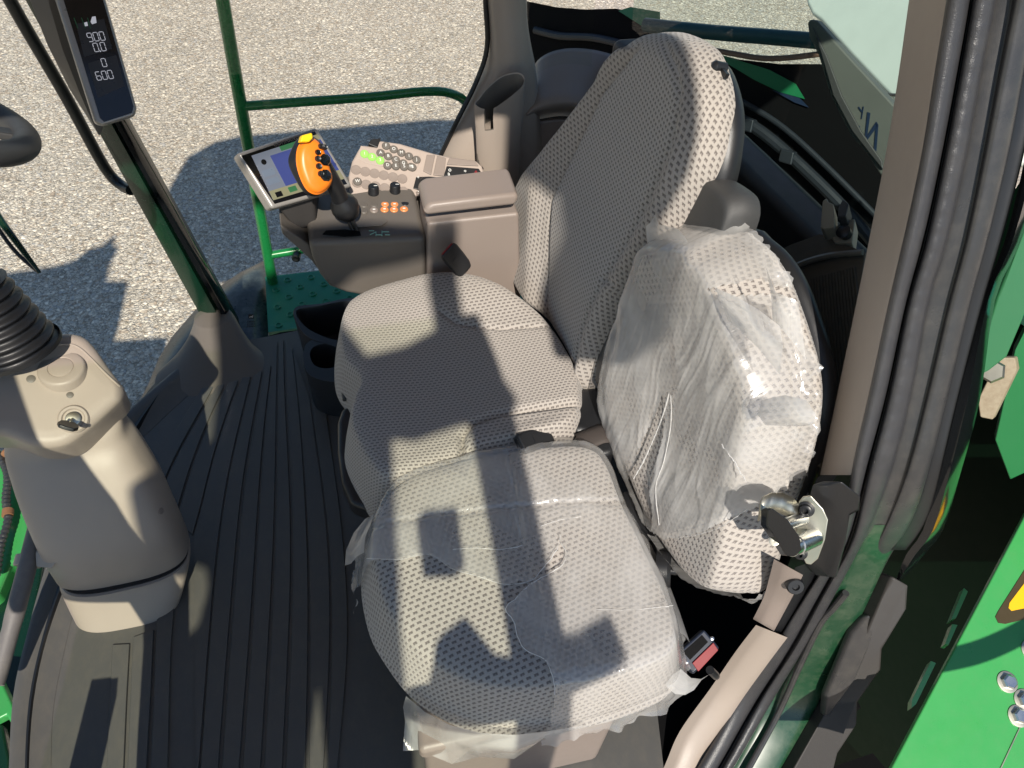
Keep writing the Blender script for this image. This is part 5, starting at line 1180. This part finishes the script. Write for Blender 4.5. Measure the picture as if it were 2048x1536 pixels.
# dusty corner skirt below the far front corner
CS = thing('corner_skirt', onz(450, 640, -.1), 'dark dusty moulded skirt under the far front corner of the cab', 'body panel')
mb = MB(); sk = [[onz(x, y, z) for x, y, z in r] for r in (
    [(530, 520, -.13), (480, 545, -.12), (440, 572, -.12), (390, 620, -.11), (345, 672, -.10), (318, 715, -.09), (298, 765, -.08), (270, 820, -.07)],
    [(536, 545, -.10), (490, 570, -.08), (450, 598, -.08), (405, 645, -.07), (362, 695, -.06), (335, 735, -.06), (312, 775, -.05), (282, 822, -.04)],
    [(536, 690, -.08), (500, 690, -.08), (470, 690, -.08), (440, 700, -.07), (400, 725, -.06), (370, 765, -.05), (335, 800, -.05), (290, 835, -.04)])]
mb.grid(blend(sk, 8)); o = mb.build('skirt_shell', SKIRT, CS, sharp=180); s_ = o.modifiers.new('S', 'SOLIDIFY'); s_.thickness = .02
# maker's mark on the corner glass
GM = thing('glass_sticker', ony(502, 635, 1.748), 'tiny black glass approval mark with leaping animal above small print', 'sticker')
gq = lambda x, y, yy=1.748: ony(x, y, yy)
mb = MB(); mb.prism([gq(*p) for p in [(497, 629), (507, 629), (508, 637), (497, 637)]], (0, .001, 0)); mb.build('emblem_ground', BLACKP, GM)
mb = MB(); mb.prism([gq(x, y, 1.7474) for x, y in [(498.5, 634), (501, 632.5), (504, 632.6), (506, 630.5), (506.3, 632), (504.8, 634), (506, 636), (504, 634.8), (501, 634.3), (499.5, 636)]], (0, .0004, 0)); mb.build('leaping_animal', WHITE, GM)
for dy in (642, 645.5, 649, 652.5):
    mb = MB()
    for k in range(5): mb.prism([gq(x, y, 1.7475) for x, y in [(494 + k * 3.4, dy), (496.4 + k * 3.4, dy), (496.4 + k * 3.4, dy + 1.4), (494 + k * 3.4, dy + 1.4)]], (0, .0004, 0))
    mb.build('glass_print', BLACKP, GM)
# grab rail outside along the front pillar
mb = MB(); mb.tube(cr([ony(-60, -160, 1.83), ony(20, 0, 1.83), ony(130, 190, 1.83), ony(195, 310, 1.83), ony(222, 352, 1.83), ony(245, 372, 1.81), ony(262, 380, 1.78)], 50), .0135, 14)
tag(mb.build('grab_rail', BLACKP, None, origin=tuple(ony(222, 352, 1.83))), 'thin black grab rail running beside the front pillar', 'grab rail')
# wiper seen through the windscreen
WI = thing('windscreen_wiper', atd(78, 545, 1.75), 'dark green wiper arm pointing down at the left edge', 'wiper')
mb = MB(); mb.tube(cr([atd(-60, 340, 1.85), atd(-10, 425, 1.85), atd(30, 480, 1.86), atd(60, 520, 1.87), atd(80, 546, 1.88)], 16), [.011, .011, .011, .011, .0105, .010, .010, .0095, .009, .0085, .008, .0075, .007, .006, .005, .004], 10); mb.build('arm', DGREEN, WI)
mb = MB(); mb.tube(cr([atd(-60, 365, 1.87), atd(-8, 450, 1.87), atd(28, 500, 1.875), atd(60, 530, 1.88), atd(78, 544, 1.88)], 14), .005, 8); mb.build('blade', RUBBER, WI)
# left edge below the windscreen: bodywork and loom
FBW = thing('front_bodywork', onz(20, 1050, -.25), 'bright green bodywork below the windscreen at the left edge', 'body panel')
def fz(x, y, z): return onz(x, y, z)
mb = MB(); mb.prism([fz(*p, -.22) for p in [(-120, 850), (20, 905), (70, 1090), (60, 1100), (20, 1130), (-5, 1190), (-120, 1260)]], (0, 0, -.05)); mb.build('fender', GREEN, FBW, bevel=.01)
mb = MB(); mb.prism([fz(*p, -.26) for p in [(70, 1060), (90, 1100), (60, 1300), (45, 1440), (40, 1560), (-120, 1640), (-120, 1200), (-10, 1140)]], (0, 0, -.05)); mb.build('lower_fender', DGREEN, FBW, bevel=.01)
mb = MB(); mb.prism([fz(*p, -.18) for p in [(-120, 1340), (0, 1352), (22, 1400), (38, 1440), (28, 1460), (12, 1430), (-120, 1500)]], (0, 0, -.03)); mb.build('ledge', GREEN, FBW, bevel=.006)
mb = MB(); mb.prism([fz(*p, -.2) for p in [(-40, 1440), (5, 1448), (20, 1520), (15, 1600), (-40, 1600)]], (0, 0, -.03)); mb.build('strut', DGREEN, FBW, bevel=.006)
HO = thing('wiring_hose', fz(10, 1010, -.17), 'ribbed grey hose with a clip lying on the green bodywork', 'hose')
mb = MB(); pth = cr([fz(-10, 900, -.19), fz(14, 945, -.19), fz(12, 1000, -.19), fz(16, 1040, -.19), fz(2, 1090, -.19), fz(-8, 1150, -.19)], 120); mb.tube(pth, [.010 + .0014 * math.sin(i * 1.6) for i in range(120)], 10); mb.build('hose', SEAL, HO)
mb = MB(); mb.tube([fz(16, 1020, -.19), fz(15, 1032, -.19)], .014, 12); mb.tube([fz(10, 905, -.18), fz(22, 912, -.18)], .012, 12); mb.build('clip', RUST, HO)

# right side: bolted green panel with warning label
SP = thing('green_side_panel', atd(1960, 1350, 1.27), 'bright green bolted panel with yellow warning label at the lower right', 'body panel')
gn = V((-.08, -.30, .95)).normalized(); GP = Frame(atd(1960, 1350, 1.34), V((.3, .8, .25)), gn)
def gp_(x, y, h=0): return GP.at(*GP.px(x, y), h)
mb = MB(); mb.prism([gp_(*p) for p in [(2060, 1012), (1783, 1536), (1735, 1630), (2250, 1630), (2250, 800), (2120, 900)]], -GP.n * .012); mb.build('panel_sheet', GREEN, SP, bevel=.003)
mb = MB(); mb.prism([gp_(*p, .0006) for p in [(2080, 1090), (1996, 1222), (1990, 1234), (1996, 1246), (2010, 1248), (2110, 1224), (2200, 1100)]], GP.n * .0006); dl_ = mb.build('label_border', DECALB, SP)
mb = MB(); mb.prism([gp_(*p, .0014) for p in [(2080, 1124), (2018, 1206), (2016, 1216), (2022, 1222), (2090, 1208), (2160, 1120)]], GP.n * .0004); mb.build('label_field', DECAL, dl_)
for x, y in ((2014, 1364), (2062, 1300), (2048, 1400), (2036, 1432)):
    mb = MB(); c = gp_(x, y); mb.lathe(c, GP.n, [(.018, 0), (.018, .002), (.0145, .0025)], 28); bb = mb.build('bolt_washer', STEEL, SP)
    mb = MB(); mb.lathe(c, GP.n, [(.0125, .002), (.0125, .010), (.010, .0125), (.0003, .0125)], 6); mb.build('bolt_head', CHROME, bb, sharp=20)
mb = MB(); mb.tube([gp_(*p) - LDIR * .34 for p in cr2([(1850, 1326), (1890, 1320), (1950, 1306), (2010, 1282), (2070, 1248), (2140, 1190)], 24)], .017, 14); mb.build('grab_handle', GREEN, SP)
mb = MB(); mb.tube([gp_(2060, 1410, .001), gp_(1990, 1560, .001)], .0012, 6); mb.build('wire', STEEL, SP)
def low(p, d): return [atd(x, y, d) for x, y in p]
mb = MB(); mb.prism(low([(1928, 1176), (1936, 1183), (1912, 1236), (1902, 1240)], 1.62), V((.0, .0, -.02))); mb.prism(low([(1862, 1322), (1872, 1326), (1832, 1408), (1823, 1416), (1824, 1400)], 1.62), V((0, 0, -.02)))
mb.prism(low([(1905, 1248), (1915, 1250), (1897, 1290), (1890, 1288)], 1.62), V((0, 0, -.02))); mb.build('lit_edge_strip', GREEN, SP)  # strips stand in for the lit edges of the panel underneath
# dark body below and behind the door
BD = thing('machine_body', (1.3, .6, -.5), 'shadowed dark green machine body behind and below the cab door', 'machine body')
mb = MB(); mb.prism([V((1.25, .95, -1.2)), V((1.45, -.35, -1.2)), V((1.45, -.35, .55)), V((1.25, .95, .95))], V((.05, 0, 0))); mb.build('side_wall', solid('shaded_green', (.002, .012, .005), .6, spec=.1), BD)  # shade on this side is painted in as a near-black green
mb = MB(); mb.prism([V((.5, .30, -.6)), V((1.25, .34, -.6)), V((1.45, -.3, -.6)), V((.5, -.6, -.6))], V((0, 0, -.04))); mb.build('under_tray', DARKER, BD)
def bw(x, y, d): return atd(x, y, d)
mb = MB(); mb.prism([bw(1962, 600, 1.14), bw(2014, 470, 1.10), bw(2060, 380, 1.06), bw(2100, 380, 1.06), bw(2060, 500, 1.1), bw(2016, 640, 1.14), bw(1985, 715, 1.17), bw(1950, 742, 1.19), bw(1922, 756, 1.2), bw(1926, 740, 1.19)], CZ * -.03); mb.build('corner_panel', solid('side_green', (.03, .15, .06), .35), BD, bevel=.004)
mb = MB(); mb.prism([bw(2010, 628, 1.25), bw(2030, 608, 1.24), bw(2100, 600, 1.2), bw(2100, 660, 1.22), bw(2048, 655, 1.24)], CZ * -.03); mb.build('bracket_top', TEAL, BD, bevel=.004)
mb = MB(); mb.prism([bw(1985, 740, 1.36), bw(2004, 715, 1.35), bw(2030, 715, 1.35), bw(2034, 740, 1.35), bw(1985, 840, 1.40), bw(1960, 835, 1.40), bw(1955, 800, 1.39)], V((.02, .01, -.01))); br = mb.build('hinge_bracket', solid('muddy_tan', (.30, .25, .17), .6, dirt=(.12, .07, .03), dirt_amt=.7), BD, bevel=.003)
mb = MB(); c = bw(1984, 742, 1.35); mb.lathe(c, EYE - c, [(.022, -.004), (.022, .004), (.018, .009), (.0004, .009)], 6); mb.build('bolt', STEEL, br, sharp=20)
mb = MB(); mb.prism([bw(2030, 700, 1.36), bw(2100, 560, 1.32), bw(2200, 600, 1.32), bw(2150, 900, 1.45), bw(2020, 960, 1.5), bw(1990, 880, 1.46)], V((.02, .02, -.01))); mb.build('guard_plate', solid('mid_green', (.012, .14, .04), .4), BD, bevel=.003)

# behind the rear window
RD = thing('rear_deck', (1.2, 1.6, .2), 'dark engine deck edged in green behind the rear window', 'machine body')
dn = V((-.80, -.48, .36)).normalized(); D0 = onx(1450, 120, 1.15)
def rd(x, y, h=0): return onp(x, y, D0 + dn * h, dn)
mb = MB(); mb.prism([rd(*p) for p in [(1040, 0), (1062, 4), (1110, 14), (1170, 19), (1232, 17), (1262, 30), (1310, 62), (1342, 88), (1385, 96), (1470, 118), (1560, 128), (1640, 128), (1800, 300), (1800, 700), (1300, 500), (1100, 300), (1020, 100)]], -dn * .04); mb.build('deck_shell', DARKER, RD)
mb = MB(); mb.prism([rd(*p, .004) for p in [(1238, 22), (1262, 14), (1320, 24), (1322, 62), (1330, 80), (1300, 62)]], dn * .004); mb.prism([rd(*p, .004) for p in [(1400, 92), (1450, 112), (1540, 140), (1592, 168), (1610, 198), (1560, 184), (1510, 160), (1440, 118)]], dn * .004); mb.build('green_edge', solid('deck_green', (.012, .16, .06), .4), RD)
DIM = solid('dim_engine_paint', (.02, .024, .03), .4)
for poly, r_ in (([(1440, 215), (1520, 262), (1600, 330), (1700, 430), (1790, 540)], .016), ([(1470, 195), (1560, 250), (1650, 330), (1760, 440)], .008), ([(1070, 60), (1120, 72), (1190, 76), (1260, 92)], .012)):
    mb = MB(); mb.tube([rd(*p, .02) for p in cr2(poly, 20)], r_, 10); mb.build('pipe', DIM, RD)
for x, y in ((1490, 232), (1570, 296)):
    mb = MB(); mb.prism([rd(*p, .01) for p in [(x, y), (x + 26, y + 8), (x + 20, y + 34), (x - 6, y + 26)]], dn * .03); mb.build('pipe_clamp', DIM, RD, bevel=.004)
mb = MB(); mb.prism([rd(*p, .003) for p in [(1545, 180), (1600, 196), (1618, 215), (1590, 205)]], dn * .004); mb.build('blue_edge', INK, RD)
mb = MB(); mb.tube([rd(*p, .05) for p in cr2([(1290, 50), (1360, 58), (1440, 66), (1540, 74), (1660, 84)], 20)], .020, 14)
tag(mb.build('rear_rail', solid('dark_teal_paint', (.006, .05, .06), .35), None, origin=tuple(rd(1440, 66, .05))), 'dark green rail crossing the gravel behind the rear window', 'rail')
mb = MB(); mb.tube([rd(*p, .03) for p in cr2([(1425, 100), (1470, 108), (1520, 116), (1570, 116), (1640, 108)], 24)], .0075, 10)
tag(mb.build('rear_hose', solid('brown_hose', (.2, .12, .09), .5), None, origin=tuple(rd(1520, 116, .03))), 'thin brown hose curving above the green deck edge', 'hose')
BO = thing('lettered_board', onx(1720, 220, 1.02), 'grey board with reversed blue letters outside the rear window', 'board')
bn = V((-.82, -.50, .30)).normalized(); B0 = onx(1700, 200, 1.02)
def bo_(x, y, h=0): return onp(x, y, B0 + bn * h, bn)
mb = MB(); mb.prism([bo_(*p) for p in [(1614, 44), (1622, 38), (1634, 42), (1700, 115), (1790, 212), (1800, 220), (1800, 380), (1760, 350), (1735, 310), (1700, 270), (1660, 190), (1636, 110), (1618, 75)]], -bn * .03); mb.build('board_sheet', PALEBOARD, BO, bevel=.008, seg=3)
mb = MB(); mb.prism([bo_(*p, .001) for p in [(1626, 52), (1645, 110), (1668, 190), (1706, 262), (1742, 308), (1768, 340), (1766, 322), (1724, 262), (1686, 192), (1655, 110)]], bn * .006); mb.build('board_rim', GREYP, BO, bevel=.002)
mb = MB()
for bar in ([(1729, 283), (1733, 284), (1741, 226), (1735, 224)], [(1730, 278), (1732, 284), (1757, 250), (1753, 243)], [(1748, 300), (1753, 302), (1757, 250), (1752, 246)]):
    mb.prism([bo_(*p, .0008) for p in bar], bn * .0008)
for bar in ([(1722, 238), (1724, 238), (1728, 213), (1726, 213)], [(1716, 215), (1718, 213), (1726, 224), (1725, 227)], [(1712, 248), (1714, 248), (1719, 265), (1717, 266)], [(1714, 250), (1714, 253), (1720, 255), (1720, 252)]):
    mb.prism([bo_(*p, .0008) for p in bar], bn * .0008)
mb.build('lettering', INK, BO)
WT = thing('pale_tank', V((2.6, 1.9, .8)), 'pale greenish white tank side seen past the rear window', 'tank')
wn = V((-.86, -.2, .47)).normalized(); W0 = onx(1720, 100, 2.4)
def wt(x, y, h=0): return onp(x, y, W0 + wn * h, wn)
mb = MB(); mb.prism([wt(*p) for p in [(1604, -40), (1612, 8), (1622, 28), (1640, 42), (1700, 110), (1790, 205), (1900, 330), (2050, 330), (2050, -120), (1604, -120)]], -wn * .06); mb.build('tank_wall', TANK, WT, bevel=.02)
mb = MB(); mb.tube([wt(1700, 186, .003), wt(1850, 192, .003)], .006, 6); mb.build('seam', GREYP, WT)
# ------------------------------------------------------------------ light and camera
SUN_TO = V((.12, 1.0, -1.02)).normalized()          # the way the light travels
elev = math.asin(-SUN_TO.z); az = math.atan2(-SUN_TO.x, -SUN_TO.y)   # bearing of the sun, clockwise from +Y
#@SHADE
W = bpy.data.worlds.new('World'); SC.world = W; W.use_nodes = True
nt = W.node_tree; bg = nt.nodes['Background']; sk = nt.nodes.new('ShaderNodeTexSky'); sk.sky_type = 'NISHITA'; sk.sun_disc = False
sk.sun_elevation = elev; sk.sun_rotation = az; sk.air_density = 1; sk.dust_density = .3; sk.ozone_density = 3.0
nt.links.new(sk.outputs[0], bg.inputs[0]); bg.inputs[1].default_value = .10
sl = bpy.data.lights.new('sun', 'SUN'); sl.energy = 5.0; sl.angle = R(.53); sl.color = (1, .93, .83)
so = bpy.data.objects.new('sun', sl); COL.objects.link(so); so.rotation_euler = (-SUN_TO).to_track_quat('Z', 'Y').to_euler(); so.location = (0, -2, 6)
cam = bpy.data.cameras.new('camera'); cam.sensor_width = 36; cam.lens = FPX / 2048 * 36; cam.clip_start = .02; cam.clip_end = 2000
co = bpy.data.objects.new('camera', cam); COL.objects.link(co)
co.matrix_world = Matrix(((CX.x, CY.x, 0, 0), (CX.y, CY.y, 0, 0), (CX.z, CY.z, 0, 0), (0, 0, 0, 1)))
right = V((CX.x, CY.x, CZ.x)); upv = V((CX.y, CY.y, CZ.y)); fwd = V((CX.z, CY.z, CZ.z))
co.matrix_world = Matrix(((right.x, upv.x, -fwd.x, EYE.x), (right.y, upv.y, -fwd.y, EYE.y), (right.z, upv.z, -fwd.z, EYE.z), (0, 0, 0, 1)))
SC.camera = co
SC.view_settings.view_transform = 'Standard'; SC.view_settings.look = 'None'; SC.view_settings.exposure = .3; SC.view_settings.gamma = 1
SC.cycles.max_bounces = 7; SC.cycles.transparent_max_bounces = 16
for o in bpy.data.objects:
    if '_o' in o: del o['_o']
